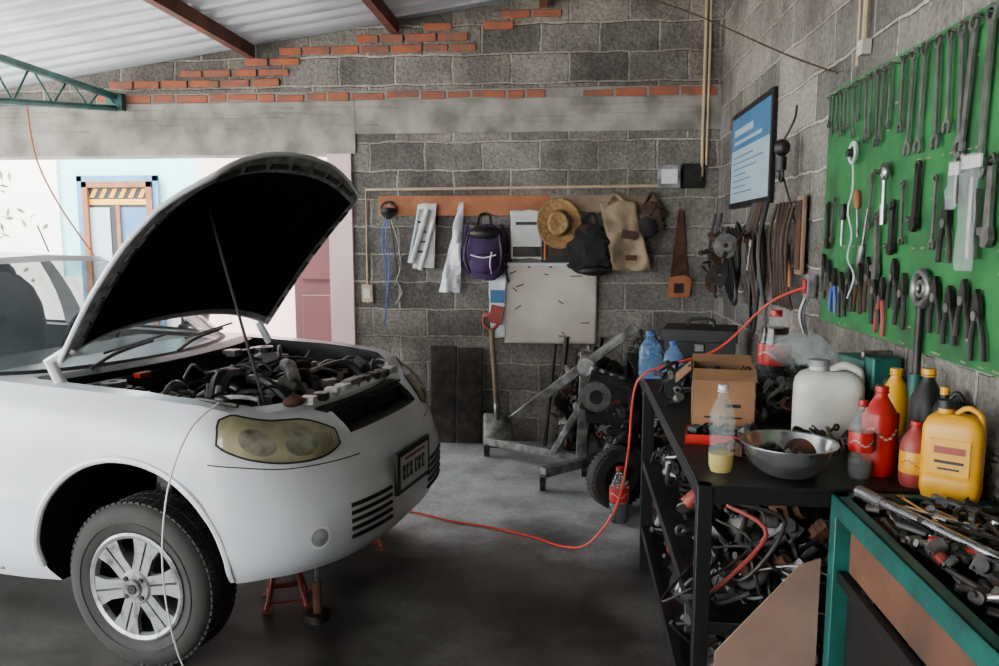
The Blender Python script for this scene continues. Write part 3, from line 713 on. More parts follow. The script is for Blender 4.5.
b.lathe([(.088, .01), (.084, .05), (.078, .09), (.066, .115), (.04, .112), (.015, .10), (.0, .10)], STRAW, n=36, sx=.93, sy=1.08)
b.lathe([(.0885, .012), (.087, .038)], BROWNC, n=36, sx=.94, sy=1.09); b.finish('straw_hat', solid=.004)
b = MB(M=BACKM(-.05, 1.42, YB)); b.bx(-.16, .16, -.10, .10, .005, .03, BLACK); b.bx(-.13, .0, -.05, .05, .03, .036, BROWNC); b.tube([(-.13, -.08, .03), (-.13, .05, .04), (.12, .05, .04), (.12, -.08, .03)], .012, ORANGE, smooth=False); b.finish('tool_holder')
b = MB(M=BACKM(.14, 1.40, YB))
def cap(u, w):
    a = 2 * PI * u; z = math.cos(PI * w); r = math.sin(PI * w) ** .7; k = 1 + .55 * nz(math.cos(a), z * 2, math.sin(a), 1.9)
    return V((.13 * r * math.cos(a) * k * (1.1 - .3 * z), .17 * z + .01, max(.012, .07 + .05 * r * math.sin(a) * k)))
b.grid(cap, 28, 20, DARKC); b.tube([(-.06, .12, .06), (-.03, .25, .04), (.03, .25, .04), (.06, .12, .06)], .010, DARKC)
b.ball((.03, -.13, .09), (.12, .04, .06), BLACK); b.ball((-.03, .12, .06), (.09, .08, .04), BROWNC); b.finish('cloth_bag')
b = sheet((.30, .56), (.20, .44), 1.27, 1.75, BEIGE, .08, .07, 7, seed=12); b.tube([bk(.25, 1.73, .08), bk(.3, 1.8, .05), bk(.38, 1.73, .08)], .01, BEIGE); b.box(bk(.40, 1.52, .115), (.09, .003, .05), BROWNC, rot=Matrix.Rotation(.15, 3, 'Y')); b.box(bk(.42, 1.36, .115), (.07, .003, .03), RUST); b.finish('canvas_bag', solid=.012)
b = MB(M=BACKM(.56, 1.64, YB))
b.grid(lambda u, w: cap(u, w) * .62 + V((0, 0, .01)), 28, 20, BROWNC); b.ball((-.02, -.06, .06), (.07, .08, .04), DARKC); b.tube([(-.04, .1, .05), (0, .17, .03), (.05, .1, .05)], .01, BROWNC); b.finish('leather_bag')
b = MB(M=BACKM(.77, 1.38, YB - .02)); b.prism([(-.07, -.20), (.06, -.20), (.015, .31), (-.02, .31)], .003, RUST)
b.prism([(-.09, -.30), (.07, -.30), (.085, -.17), (.03, -.14), (-.07, -.16)], .022, WOODP, z0=-.01); b.prism([(-.04, -.27), (.03, -.27), (.03, -.20), (-.04, -.20)], .024, BLACK, z0=-.011)
b.finish('hand_saw', bevel=.002)
b = MB()
def ply(u, w): x = -.47 + .66 * u; z = .74 + .57 * w; return V((x, YB - .03 - .012 * nz(x, z, 0, 2.5) - .010 * nz(x, z, 5, 6), z))
b.grid(ply, 40, 34, PLY); b.tube([ply(0, 1) + V((0, -.01, 0)), ply(1, 1) + V((0, -.01, 0))], .008, PLASTW, smooth=False)
for i in range(5): b.cyl(ply(.03 + .235 * i, .97) + V((0, -.012, 0)), ply(.03 + .235 * i, .97) + V((0, -.004, 0)), .006, STEEL, n=8)
for i in range(10):
    u, w = rnd.uniform(.05, .9), rnd.uniform(.08, .9); b.tube([ply(u, w) + V((0, -.0065, 0)), ply(min(1, u + rnd.uniform(.03, .12)), w + rnd.uniform(-.05, .05)) + V((0, -.0065, 0))], .0012, WOODL)
b.finish('plywood_sheet', solid=.010)
b = sheet((-.57, -.47), (-.59, -.46), .78, 1.23, PLASTW, .05, .02, 9, seed=21); b.box(bk(-.52, 1.08, .065), (.10, .008, .09), POSTB); b.box(bk(-.53, .95, .07), (.09, .008, .13), REDDOOR, rot=Matrix.Rotation(.2, 3, 'Y')); b.finish('printed_plastic_bag', solid=.004)
for i, x in enumerate((-.92, -.725)):
    b = MB(M=Matrix.Translation((x, 5.52, .004)) @ RX(-6)); b.bx(-.095, .095, -.008, .008, 0, .71 - .01 * i, DSTEEL); b.bx(-.085, .085, -.011, -.008, .01, .70, DSTEEL); b.finish('steel_plate', bevel=.003)
b = MB(M=Matrix.Translation((-.50, 5.42, .0)) @ RX(-9) @ RY(-3))
b.cyl((0, 0, .26), (-.02, 0, .86), .016, WOODL); b.tube([(-.02, 0, .84), (-.075, 0, .90), (-.065, 0, .96)], .010, REDDOOR); b.tube([(-.02, 0, .84), (.035, 0, .90), (.03, 0, .96)], .010, REDDOOR); b.cyl((-.08, 0, .96), (.045, 0, .96), .015, REDDOOR)
b.cyl((0, 0, .2), (0, 0, .36), .021, STEEL)
def blade(u, w):
    x = (u - .5) * (.22 - .02 * w); return V((x, -.04 * math.cos((u - .5) * 2.6) + .03, .25 * w))
b.grid(blade, 10, 6, ALU); b.finish('shovel', solid=.004)

# ------------------------------------------------------------------ generic machine parts
PM = [DSTEEL, DSTEEL, DSTEEL, DSTEEL, ALU, ALU, RUST, BLKMET, BLACK, BLACK, STEEL]
def part(b, M, k, s, m=None):
    m = m or rnd.choice(PM)
    if k == 0:
        pts = []; n_ = 20
        for i in range(n_ * 2):
            r = s * (.5 if i % 2 else .43); a = PI * i / n_; pts.append((r * math.cos(a), r * math.sin(a)))
        b.prism(pts, s * .15, m, M); b.cyl((0, 0, -s * .1), (0, 0, s * .3), s * .15, m, M=M); b.ring((0, 0), s * .35, s * .28, s * .18, m, M=M)
    elif k == 1:
        b.tube([(-s * .5, 0, 0), (-s * .1, s * .05, s * .1), (s * .2, s * .2, s * .3), (s * .25, s * .45, s * .55)], s * .13, m, M=M, n=10)
        b.cyl((-s * .55, 0, 0), (-s * .48, 0, 0), s * .2, m, M=M)
    elif k == 2:
        b.cyl((-s * .8, 0, 0), (s * .7, 0, 0), s * .06, m, M=M, n=8); b.ring((s * .8, 0), s * .16, s * .08, s * .08, m, M=M); b.cyl((-s * .9, 0, 0), (-s * .6, 0, 0), s * .1, m, M=M, n=6)
    elif k == 3:
        b.box((0, 0, 0), (s * .8, s * .55, s * .5), m, M); b.cyl((0, 0, s * .2), (0, 0, s * .42), s * .2, m, M=M); b.cyl((s * .3, 0, 0), (s * .6, 0, 0), s * .13, m, M=M)
        for i in (-1, 1): b.cyl((i * s * .3, -s * .2, s * .2), (i * s * .3, -s * .2, s * .32), s * .06, m, M=M, n=6); b.box((i * s * .15, 0, -s * .05), (s * .05, s * .65, s * .5), m, M)
    elif k == 4:
        b.lathe([(s * .16, 0), (s * .6, 0), (s * .6, s * .07), (s * .33, s * .07), (s * .31, s * .24), (s * .12, s * .24), (s * .12, .0)], m, M, n=32)
    elif k == 5:
        b.tube([(s * .25 * math.cos(i * .8), s * .25 * math.sin(i * .8), -s * .5 + i * s * .022) for i in range(48)], s * .04, m, M=M, k=1, n=6)
    elif k == 6:
        b.tube([(-s, 0, 0), (-s * .4, s * .4, s * .2), (s * .1, -s * .2, s * .35), (s * .7, s * .2, 0), (s, .5 * s, -.1 * s)], s * .07, rnd.choice([BLACK, BLACK, RUBBER]), M=M)
    elif k == 7:
        b.cyl((0, 0, 0), (0, 0, s * .6), s * .08, m, M=M, n=8); b.cyl((0, 0, s * .6), (0, 0, s * .72), s * .16, m, M=M, n=6)
    elif k == 8:
        c = rnd.choice([BLKMET, RIMG, BLUEP, REDDOOR, ALU, BLACK]); b.lathe([(0, -s * .4), (s * .26, -s * .4), (s * .28, -s * .36), (s * .28, s * .3), (s * .24, s * .36), (s * .1, s * .37), (s * .1, s * .42), (0, s * .42)], c, M, n=20)
    elif k == 9:
        b.lathe([(0, s * .35), (s * .26, s * .35), (s * .26, s * .28), (s * .24, s * .27), (s * .26, s * .25), (s * .26, -s * .1), (s * .22, -s * .1), (s * .2, 0)], ALU, M, n=24)
        b.prism([(-s * .06, 0), (s * .06, 0), (s * .09, -s * .6), (-s * .09, -s * .6)], s * .08, m, M @ RX(90)); b.ring((0, -s * .7), s * .17, s * .1, s * .1, m, M=M @ RX(90))
    elif k == 10:
        b.prism([(-s * .5, -s * .3), (s * .5, -s * .3), (s * .5, -s * .15), (-s * .2, -s * .12), (-s * .3, s * .4), (-s * .5, s * .4)], s * .06, m, M); b.ring((-s * .4, s * .4), s * .14, s * .07, s * .08, m, M=M)
def rrot(): return Matrix.Rotation(rnd.uniform(0, 6.3), 4, 'Z') @ Matrix.Rotation(rnd.uniform(0, 6.3), 4, 'X') @ Matrix.Rotation(rnd.uniform(0, 6.3), 4, 'Y')
def pile(name, x0, x1, y0, y1, z0, z1, n_, smin, smax, kinds=None):
    b = MB(); kinds = kinds or [0, 1, 2, 3, 3, 4, 5, 6, 6, 7, 8, 9, 10, 2]
    for i in range(n_):
        s_ = rnd.uniform(smin, smax); u, w = rnd.random(), rnd.random(); k = rnd.choice(kinds)
        top = z0 + (z1 - z0) * (.35 + .65 * math.sin(PI * (.1 + .8 * u)) * math.sin(PI * (.15 + .7 * w)))
        h = s_ * .6; hx = s_ * (.95 if k in (2, 6) else .65)
        zz = z0 + h + (max(top - h, z0 + h) - z0 - h) * rnd.random() ** .6
        px_ = min(max(x0 + (x1 - x0) * u, x0 + h), x1 - hx); py_ = min(max(y0 + (y1 - y0) * w, y0 + h), y1 - hx)
        part(b, Matrix.Translation((px_, py_, zz)) @ rrot(), k, s_)
    return b.finish(name, bevel=0)

# ------------------------------------------------------------------ steel rack
RZT = .88
b = MB()
for x in (.345, .985):
    for y in (1.95, 3.42):
        b.bx(x - .019, x + .019, y - .019, y + .019, 0, RZT, BLKMET)
for z in (RZT - .03, .50, .20):
    b.bx(.33, 1.0, 1.935, 1.965, z - .018, z + .018, BLKMET); b.bx(.33, 1.0, 3.405, 3.435, z - .018, z + .018, BLKMET)
    b.bx(.33, .36, 1.95, 3.42, z - .018, z + .018, BLKMET); b.bx(.97, 1.0, 1.95, 3.42, z - .018, z + .018, BLKMET)
b.bx(.33, 1.0, 1.935, 3.435, RZT - .012, RZT, BLKMET); b.bx(.35, .98, 1.95, 3.42, .50, .512, DSTEEL); b.bx(.35, .98, 1.95, 3.42, .20, .212, DSTEEL)
b.finish('steel_shelf_rack', bevel=.002)
pile('engine_parts_pile', .36, .97, 1.96, 3.40, .512, .84, 300, .05, .13)
pile('engine_parts_pile', .36, .97, 1.96, 3.40, .212, .48, 220, .05, .14)
pile('engine_parts_pile', .40, .98, 2.0, 3.3, 0.0, .18, 60, .06, .12)
b = MB()
for i in range(14):
    x = rnd.uniform(.38, .9); z = rnd.uniform(.54, .78)
    b.tube([(x, 2.1, z), (x + rnd.uniform(-.1, .1), 1.99, z + rnd.uniform(-.05, .05)), (x + rnd.uniform(-.2, .2), 1.975, z - rnd.uniform(.02, .2)), (x + rnd.uniform(-.1, .2), 2.08, z - .1)], rnd.choice([.004, .006, .009]), rnd.choice([BLACK, BLACK, RUBBER, DSTEEL, REDDOOR]))
b.tube([(.45, 2.0, .62), (.60, 1.972, .66), (.78, 1.972, .58), (.70, 1.975, .53), (.55, 1.975, .56)], .0025, WIREW)
b.finish('loose_hoses')
pile('scrap_parts_pile', .60, 1.0, 2.62, 3.38, .88, 1.06, 100, .05, .11)
pile('scrap_parts_pile', .36, .58, 2.80, 3.38, .88, 1.0, 34, .05, .10)
pile('scrap_parts_pile', .62, .98, 2.14, 2.36, .88, .97, 26, .04, .08)

def put(x, y, z=RZT, r=0): return Matrix.Translation((x, y, z)) @ RZ(r)
def bottle(name, x, y, h, r, liquid=None, fill=.9, label=None, lab=(.45, .7), cap=REDP, shell=BOTG, z=RZT, waist=.0):
    b = MB(M=put(x, y, z)); R = lambda q: r * q
    prof = [(0, .004), (R(.8), .0), (R(.97), .02 * h / .3), (R(1), .06 * h / .3), (R(1 - waist), .38 * h), (R(1), .5 * h), (R(1), .62 * h), (R(.86), .72 * h), (R(.5), .84 * h), (R(.33), .90 * h), (R(.33), .96 * h)]
    b.lathe(prof, shell, n=28)
    if liquid:
        q = [(rr * .95, zz + .003) for rr, zz in prof if zz <= fill * h]; q = q + [(q[-1][0], fill * h), (0, fill * h)] if fill * h > q[-1][1] else q + [(0, q[-1][1])]
        b.lathe(q, liquid, n=28)
    b.cyl((0, 0, .945 * h), (0, 0, h), R(.38), cap, n=20); b.torus(R(.38), .002, cap, Matrix.Translation((0, 0, .93 * h)))
    if label:
        b.lathe([(R(1.012), lab[0] * h), (R(1.02), (lab[0] + .01) * h), (R(1.02), (lab[1] - .01) * h), (R(1.012), lab[1] * h)], label, n=28)
        lm = WHITEP if label is not YELLOW else REDP
        for k in range(9):
            a = -2.8 + k * .24; zc = (lab[0] + (lab[1] - lab[0]) * (.48 + .14 * math.sin(k * .9))) * h
            b.box((R(1.022) * math.cos(a), R(1.022) * math.sin(a), zc), (.002, R(.20), h * .018), lm, rot=Matrix.Rotation(a, 3, 'Z') @ Matrix.Rotation(.4 * math.cos(k * .9), 3, 'X'))
    return b.finish(name)
bottle('glass_bottle', .405, 2.06, .235, .034, OILY, .22, None, cap=PLASTW, waist=.1)
bottle('soda_bottle', .80, 3.10, .34, .062, COLA, .80, REDP, (.38, .62), REDP)
bottle('soda_bottle', .755, 2.04, .205, .030, COLA, .2, REDP, (.35, .6), REDP)
bottle('ketchup_bottle', .815, 2.08, .235, .044, None, .9, REDP, (.3, .7), REDP, shell=REDP)
bottle('sauce_bottle', .865, 1.985, .165, .034, None, .9, YELLOW, (.22, .55), REDP, shell=REDDOOR)
bottle('oil_bottle', .965, 2.16, .27, .045, None, .9, None, cap=YELLOW, shell=BLACK)
bottle('oil_bottle', .93, 2.28, .25, .045, None, .9, None, cap=YELLOW, shell=YELLOW)
bottle('soda_bottle', .27, 4.02, .30, .05, COLA, .55, REDP, (.4, .65), REDP, z=0)
bottle('water_bottle', .45, 4.35, .28, .065, None, cap=BLUEP, shell=BOTB, z=.705); bottle('water_bottle', .55, 4.15, .25, .055, None, cap=BLUEP, shell=BOTB, z=.705)
b = MB(M=put(.575, 2.05)); b.lathe([(0, .002), (.055, .0), (.085, .02), (.108, .055), (.118, .085), (.124, .087), (.124, .090), (.115, .088), (.103, .055), (.08, .024), (.05, .008), (0, .008)], CHROME, n=48)
part(b, Matrix.Translation((.03, .0, .055)) @ RX(70), 4, .07, RUST); part(b, Matrix.Translation((-.04, .02, .05)), 3, .07, DSTEEL); part(b, Matrix.Translation((0, -.04, .045)) @ RY(60), 0, .07, ALU); b.finish('steel_bowl')
def jug(name, x, y, w, d, h, m, cap, r=0, label=None, z=RZT, neck=.3):
    b = MB(M=put(x, y, z, r)); w /= 2; d /= 2
    def ringp(k, hh):
        o = []
        for i in range(32):
            a = 2 * PI * i / 32; c, s_ = math.cos(a), math.sin(a); e = .45
            o.append(((abs(c) ** e * (1 if c > 0 else -1)) * w * k, (abs(s_) ** e * (1 if s_ > 0 else -1)) * d * k, hh))
        return o
    lv = [(.92, 0), (1, .02), (1, .2 * h), (.975, .22 * h), (1, .24 * h), (1, .68 * h), (.97, .74 * h), (.85, .82 * h), (.6, .87 * h)]
    vs = []; [vs.extend(ringp(k, hh)) for k, hh in lv]; q_ = len(lv)
    fs = [(q * 32 + i, q * 32 + (i + 1) % 32, (q + 1) * 32 + (i + 1) % 32, (q + 1) * 32 + i) for q in range(q_ - 1) for i in range(32)]
    fs += [tuple(range(32))[::-1], tuple(range((q_ - 1) * 32, q_ * 32))]
    b.add(vs, fs, m)
    nx_ = -w * neck
    b.cyl((nx_, 0, .84 * h), (nx_, 0, .92 * h), w * .26, m); b.cyl((nx_, 0, .92 * h), (nx_, 0, h), w * .30, cap)
    b.tube([(nx_ + w * .35, 0, .87 * h), (w * .4, 0, .94 * h), (w * .80, 0, .88 * h), (w * .88, 0, .74 * h)], min(w, d) * .18, m, n=12)
    if label:
        for sy in (-1, 1):
            b.box((0, sy * (d + .001), .45 * h), (w * 1.3, .003, .36 * h), label); b.box((0, sy * (d + .003), .52 * h), (w * 1.0, .003, .07 * h), REDDOOR); b.box((0, sy * (d + .003), .40 * h), (w * .95, .003, .03 * h), BLACK); b.box((0, sy * (d + .003), .33 * h), (w * .7, .003, .02 * h), BLACK)
    return b.finish(name, ang=50)
jug('plastic_jug', .80, 2.45, .205, .14, .245, WHITEP, RIMG, -18)
jug('motor_oil_jug', .915, 1.90, .13, .075, .235, YELLOW, BLACK, -35, YELLOW)
jug('motor_oil_jug', .97, 2.05, .075, .10, .24, BLACK, YELLOW, -30)
b = MB(M=put(.52, 2.66, RZT, -8)); w = .10
b.bx(-w, w, -.09, -.086, 0, .19, CARD); b.bx(-w, w, .086, .09, 0, .19, CARD); b.bx(-w, -w + .004, -.09, .09, 0, .19, CARD); b.bx(w - .004, w, -.09, .09, 0, .19, CARD); b.bx(-w, w, -.09, .09, 0, .005, CARD)
b.box((0, -.115, .175), (2 * w, .06, .004), CARD, rot=Matrix.Rotation(.5, 3, 'X')); b.box((-w - .03, 0, .165), (.004, .17, .07), CARD, rot=Matrix.Rotation(.8, 3, 'Y')); b.box((0, .11, .195), (2 * w, .05, .004), CARD, rot=Matrix.Rotation(.5, 3, 'X'))
for i in range(6): part(b, T(rnd.uniform(-.06, .06), rnd.uniform(-.05, .05), .15) @ rrot(), rnd.choice([2, 6, 10]), .07)
b.box((.03, -.0915, .07), (.05, .002, .012), BLACK); b.box((.0, -.0915, .03), (.12, .002, .006), BLACK); b.finish('cardboard_box')
b = MB(M=put(.47, 2.38, RZT, -10)); b.bx(-.11, .11, -.06, .06, 0, .006, REDP)
for q in ((-.11, -.105, -.06, .06), (.105, .11, -.06, .06), (-.11, .11, -.06, -.055), (-.11, .11, .055, .06)): b.bx(q[0], q[1], q[2], q[3], 0, .03, REDP)
for i in range(9): part(b, Matrix.Translation((-.08 + i * .02, rnd.uniform(-.03, .03), .03)) @ rrot(), rnd.choice([2, 7, 9, 3]), .05)
b.finish('parts_tray')
b = MB(M=put(.93, 2.55, RZT, 10)); b.cyl((0, 0, 0), (0, 0, .03), .075, TEALP); b.cyl((0, 0, .03), (0, 0, .16), .035, TEALP, r2=.045); b.box((0, .0, .20), (.08, .16, .09), TEALP); b.box((0, -.12, .21), (.09, .05, .10), TEALP)
b.box((0, -.085, .262), (.10, .015, .025), STEEL); b.cyl((0, -.22, .19), (0, -.05, .19), .014, STEEL); b.cyl((-.07, -.21, .19), (.07, -.21, .19), .006, STEEL); b.finish('bench_vise', bevel=.006)
b = MB(M=put(.84, 2.88, 1.03))
def bagf(u, w):
    a = 2 * PI * u; r = (.10 * math.sin(PI * (w * .9 + .05)) ** .6) * (1 + .4 * nz(math.cos(a), math.sin(a), w * 2, 2.5)); return V((r * math.cos(a) * 1.1, r * math.sin(a) * .8, .12 * w + .02 * nz(a, w, 2, 4)))
b.grid(bagf, 32, 12, CLEAR); b.finish('clear_plastic_bag')
b = MB(M=put(.40, 2.22))
for i in range(5): part(b, T(rnd.uniform(-.02, .10), rnd.uniform(-.05, .05), .025) @ RZ(rnd.uniform(0, 360)), rnd.choice([2, 7, 3]), .05)
b.finish('loose_bolts')

# ------------------------------------------------------------------ teal workbench
b = MB(); TZ = .88
x0, x1, y0, y1 = .645, 1.005, .55, 1.915
for x in (x0 + .02, x1 - .02):
    for y in (y0 + .02, y1 - .02): b.bx(x - .02, x + .02, y - .02, y + .02, 0, TZ, TEALP)
b.bx(x0, x0 + .008, y0, y1, TZ - .05, TZ + .0, TEALP); b.bx(x0, x0 + .030, y0, y1, TZ - .008, TZ, TEALP)
b.bx(x0, x1, y1 - .008, y1, TZ - .05, TZ, TEALP); b.bx(x0, x1, y1 - .030, y1, TZ - .008, TZ, TEALP); b.bx(x0, x1, y0, y0 + .008, TZ - .05, TZ, TEALP)
b.bx(x0 + .005, x1, y0, y1, TZ - .05, TZ - .035, BLKMET)
b.bx(x0 + .03, x0 + .045, y0 + .05, y1 - .06, .70, .82, WOODB); b.bx(x0 + .03, x0 + .045, y0 + .05, y1 - .06, .38, .66, BLKMET); b.bx(x0 + .01, x0 + .03, y0, y1, .665, .695, BLKMET)
b.bx(x0, x1, y0, y1, .30, .32, TEALP)
b.finish('workbench', bevel=.002)
def wrench(b, M, L, m=CHROME, w=None):
    w = w or L * .055; h = .006
    b.prism([(-w * .55, w), (w * .55, w), (w * .45, L - w * 1.2), (-w * .45, L - w * 1.2)], h, m, M)
    b.ring((0, w * .3), w * 1.15, w * .62, h * 1.3, m, M=M); b.ring((0, L), w * 1.55, w * .75, h * 1.2, m, a0=-235, a1=50, M=M)
def screwdriver(b, M, L, m=REDP):
    b.lathe([(0, 0), (.010, 0), (.014, .02), (.012, L * .3), (.009, L * .38), (.004, L * .39)], m, M @ RX(-90), n=12); b.cyl((0, L * .38, 0), (0, L, 0), .0035, CHROME, M=M, n=8)
def pliers(b, M, L, m=REDP):
    for s_ in (-1, 1):
        b.tube([(s_ * .030, -L * .6, 0), (s_ * .026, -L * .3, 0), (s_ * .008, 0, 0)], .007, m, M=M); b.prism([(0, -.01), (s_ * .018, 0), (s_ * .014, L * .2), (s_ * .003, L * .36), (0, L * .36)][::s_], .012, DSTEEL, M, z0=-.006)
    b.cyl((0, 0, -.008), (0, 0, .01), .012, STEEL, M=M)
def ratchet(b, M, L, m=CHROME):
    b.cyl((0, 0, 0), (0, L * .8, 0), .007, m, M=M); b.cyl((0, 0, 0), (0, L * .35, 0), .011, m, M=M); b.ball((0, L * .9, 0), (.022, .03, .014), m, M=M); b.cyl((0, L * .9, 0), (0, L * .9, .03), .008, m, M=M)
b = MB()
fl = lambda x, y, a, z=.850: Matrix.Translation((x, y, z)) @ RZ(a)
b.cyl((.69, 1.86, .90), (.83, 1.42, .90), .011, CHROME); b.cyl((.83, 1.42, .90), (.85, 1.36, .90), .018, CHROME); b.cyl((.69, 1.86, .90), (.715, 1.78, .90), .015, CHROME)
ratchet(b, fl(.80, 1.75, 200, .895), .26, STEEL)
b.cyl((.74, 1.60, .885), (.83, 1.46, .885), .011, REDP); b.cyl((.83, 1.46, .885), (.90, 1.36, .885), .005, CHROME)
for i in range(70):
    M = fl(rnd.uniform(.69, .97), rnd.uniform(1.15, 1.86), rnd.uniform(120, 240), .852 + rnd.uniform(0, .05)); k = rnd.random(); L = rnd.uniform(.08, .19)
    if (M @ V((0, L, 0))).x < .665 or (M @ V((0, L, 0))).x > .985: continue
    wrench(b, M, L, rnd.choice([CHROME, STEEL, DSTEEL, STEEL])) if k < .6 else screwdriver(b, M, L, rnd.choice([REDDOOR, BLACK, BLACK])) if k < .68 else b.tube([M @ V((0, 0, 0)), M @ V((0, L * .8, 0)), M @ V((.03, L, 0))], .006, DSTEEL, smooth=False)
for i in range(110):
    x, y, r = rnd.uniform(.70, .97), rnd.uniform(1.0, 1.86), rnd.uniform(.008, .017); a = rrot()
    c = V((x, y, .858 + rnd.uniform(0, .035))); d = (a @ V((0, 0, 1))).normalized() * .016; b.cyl(c - d, c + d, r, rnd.choice([CHROME, STEEL, DSTEEL, DSTEEL]), r2=r * .85)
b.finish('hand_tools_pile', bevel=0)
pile('sockets_and_parts_pile', .74, 1.0, 1.05, 1.84, .846, .93, 80, .035, .07, kinds=[2, 7, 3, 0, 10, 9, 1])
b = MB(M=Matrix(((1, 0, 0, 0), (0, 0, -1, 1.925), (0, 1, 0, 0.005), (0, 0, 0, 1)))); b.prism([(.36, 0), (.63, 0), (.63, .70), (.58, .68), (.38, .44)], .006, TAN); b.finish('hardboard_sheet')

# ------------------------------------------------------------------ tool board on right wall
b = MB(); b.bx(.985, 1.005, 1.55, 3.17, 1.18, 2.05, GREENB)
for i in range(110):
    y_, z_ = rnd.uniform(1.6, 3.12), rnd.choice([1.19, 2.04, rnd.uniform(1.2, 2.03), 1.47, 1.72]); w_ = rnd.uniform(.003, .014)
    b.bx(.9838, .986, y_ - w_, y_ + w_, z_ - .003, z_ + rnd.uniform(.001, .004), CHIP)
for y_ in (1.6, 2.3, 3.1): b.bx(1.005, 1.018, y_ - .02, y_ + .02, 1.2, 2.03, WOODB)
for i in range(26): b.cyl((.985, 1.62 + i * .06, 2.02 + .005 * (i % 3)), (.955, 1.62 + i * .06, 2.025), .0025, STEEL, n=6)
b.finish('tool_board')
def hang(y, ztop, L, kind, m=None, ang=0, flip=False):
    b = MB(M=SIDEM(y, ztop, .975) @ RZ(180 + ang))
    if flip: b.M = SIDEM(y, ztop - L, .975) @ RZ(ang)
    name = {'w': 'wrench', 's': 'screwdriver', 'p': 'pliers', 'r': 'ratchet', 'a': 'adjustable_wrench'}[kind]
    if kind == 'w': wrench(b, I4, L, m or CHROME, w=max(.009, L * .058))
    if kind == 's': screwdriver(b, I4, L, m or REDP)
    if kind == 'p': b.M = SIDEM(y, ztop - L * .37, .972) @ RZ(ang); pliers(b, I4, L, m or REDP)
    if kind == 'r': ratchet(b, T(0, 0, .012), L, m or CHROME)
    if kind == 'a':
        b.prism([(-.010, 0), (.010, 0), (.014, L * .8), (-.014, L * .8)], .009, m or STEEL); b.ring((0, .0), .016, .008, .009, m or STEEL); b.prism([(-.02, L * .78), (.03, L * .78), (.032, L * .87), (.012, L * .88), (.012, L), (-.012, L * 1.02), (-.026, L * .92)], .014, m or STEEL); b.cyl((.012, L * .84, .007), (.03, L * .84, .007), .008, STEEL)
    b.finish(name)
W = [(3.12, .10), (3.08, .13), (3.04, .13), (3.00, .15), (2.96, .13), (2.92, .14), (2.87, .17), (2.81, .12), (2.76, .20), (2.71, .19), (2.66, .22), (2.61, .21), (2.56, .18), (2.47, .20), (2.40, .27), (2.33, .27), (2.25, .27), (2.18, .24), (2.12, .30), (2.06, .34), (1.98, .36), (1.90, .3), (1.82, .3)]
for i, (y_, L) in enumerate(W): hang(y_, 2.025, L, 'w', [CHROME, STEEL, CHROME][i % 3], rnd.uniform(-5, 5))
hang(2.53, 1.72, .18, 'r', None, 3, True); hang(2.21, 1.66, .18, 'w', STEEL, 0); hang(2.74, 1.60, .20, 's', STEEL, -14, True); hang(2.60, 1.57, .20, 'a', STEEL, 5)
hang(2.80, 1.66, .16, 's', WOODP, 10); hang(1.93, 1.68, .2, 'a', STEEL, 0); hang(2.42, 1.66, .17, 'w', STEEL, 4); hang(2.66, 1.70, .16, 'w', STEEL, -4); hang(3.08, 1.62, .16, 'a', DSTEEL, 4); hang(3.02, 1.64, .15, 'w', STEEL, -6); hang(2.32, 1.70, .18, 'a', DSTEEL, -3); hang(2.93, 1.62, .15, 's', BLACK, 0); hang(2.14, 1.60, .17, 'p', DSTEEL, 0); hang(2.48, 1.60, .15, 'a', DSTEEL, 0)
for y_, z_, L, m_ in ((3.10, 1.44, .15, DSTEEL), (3.05, 1.42, .16, DSTEEL), (2.98, 1.39, .17, BLUEP), (2.90, 1.38, .17, BLACK), (2.82, 1.41, .17, DSTEEL), (2.73, 1.42, .18, RUST), (2.65, 1.44, .19, BROWNC), (2.59, 1.40, .18, DSTEEL), (2.53, 1.38, .19, REDDOOR), (2.45, 1.44, .16, BLACK), (2.38, 1.40, .17, DSTEEL), (2.17, 1.40, .16, BLACK), (2.09, 1.38, .16, BLACK), (2.02, 1.40, .15, DSTEEL), (1.95, 1.38, .18, BLACK)): hang(y_, z_, L, 'p', m_, rnd.uniform(-10, 10))
b = MB(M=SIDEM(2.25, 1.36, .97)); b.torus(.045, .012, STEEL); b.torus(.02, .008, STEEL, sx=1); b.cyl((0, -.04, 0), (.0, -.24, .0), .011, DSTEEL); b.cyl((0, -.24, 0), (0, -.33, 0), .02, TEALP); b.finish('pipe_cutter')
b = MB(M=SIDEM(2.83, 1.79, .965)); b.torus(.035, .005, PLASTW); b.torus(.03, .004, PLASTW, RZ(30) @ T(.01, -.01, .008)); b.cyl((0, 0, -.01), (0, 0, .02), .014, BLACK)
b.tube([(0, -.03, 0), (.03, -.12, .005), (-.02, -.2, .0), (.06, -.28, .01), (.0, -.36, .0), (.10, -.42, .01), (.02, -.50, .0)], .003, PLASTW); b.finish('wire_coil')
for i, (y_, z0_, z1_, w_) in enumerate(((2.07, 1.57, 1.69, .025), (1.985, 1.42, 1.70, .045))):
    b = MB(M=SIDEM(y_, z0_, .97)); h_ = z1_ - z0_
    b.grid(lambda u, w: V((-w_ + 2 * w_ * u, h_ * w, .022 + .012 * nz(u, w, i, 4))), 8, 10, CLEAR); b.box((0, h_ - .02, .018), (2 * w_, .03, .004), PAPER); b.box((0, h_ * .4, .006), (w_ * .6, h_ * .6, .012), STEEL); b.cyl((0, h_ * .1, .012), (0, h_ * .8, .012), w_ * .2, STEEL); b.finish('packaged_part')

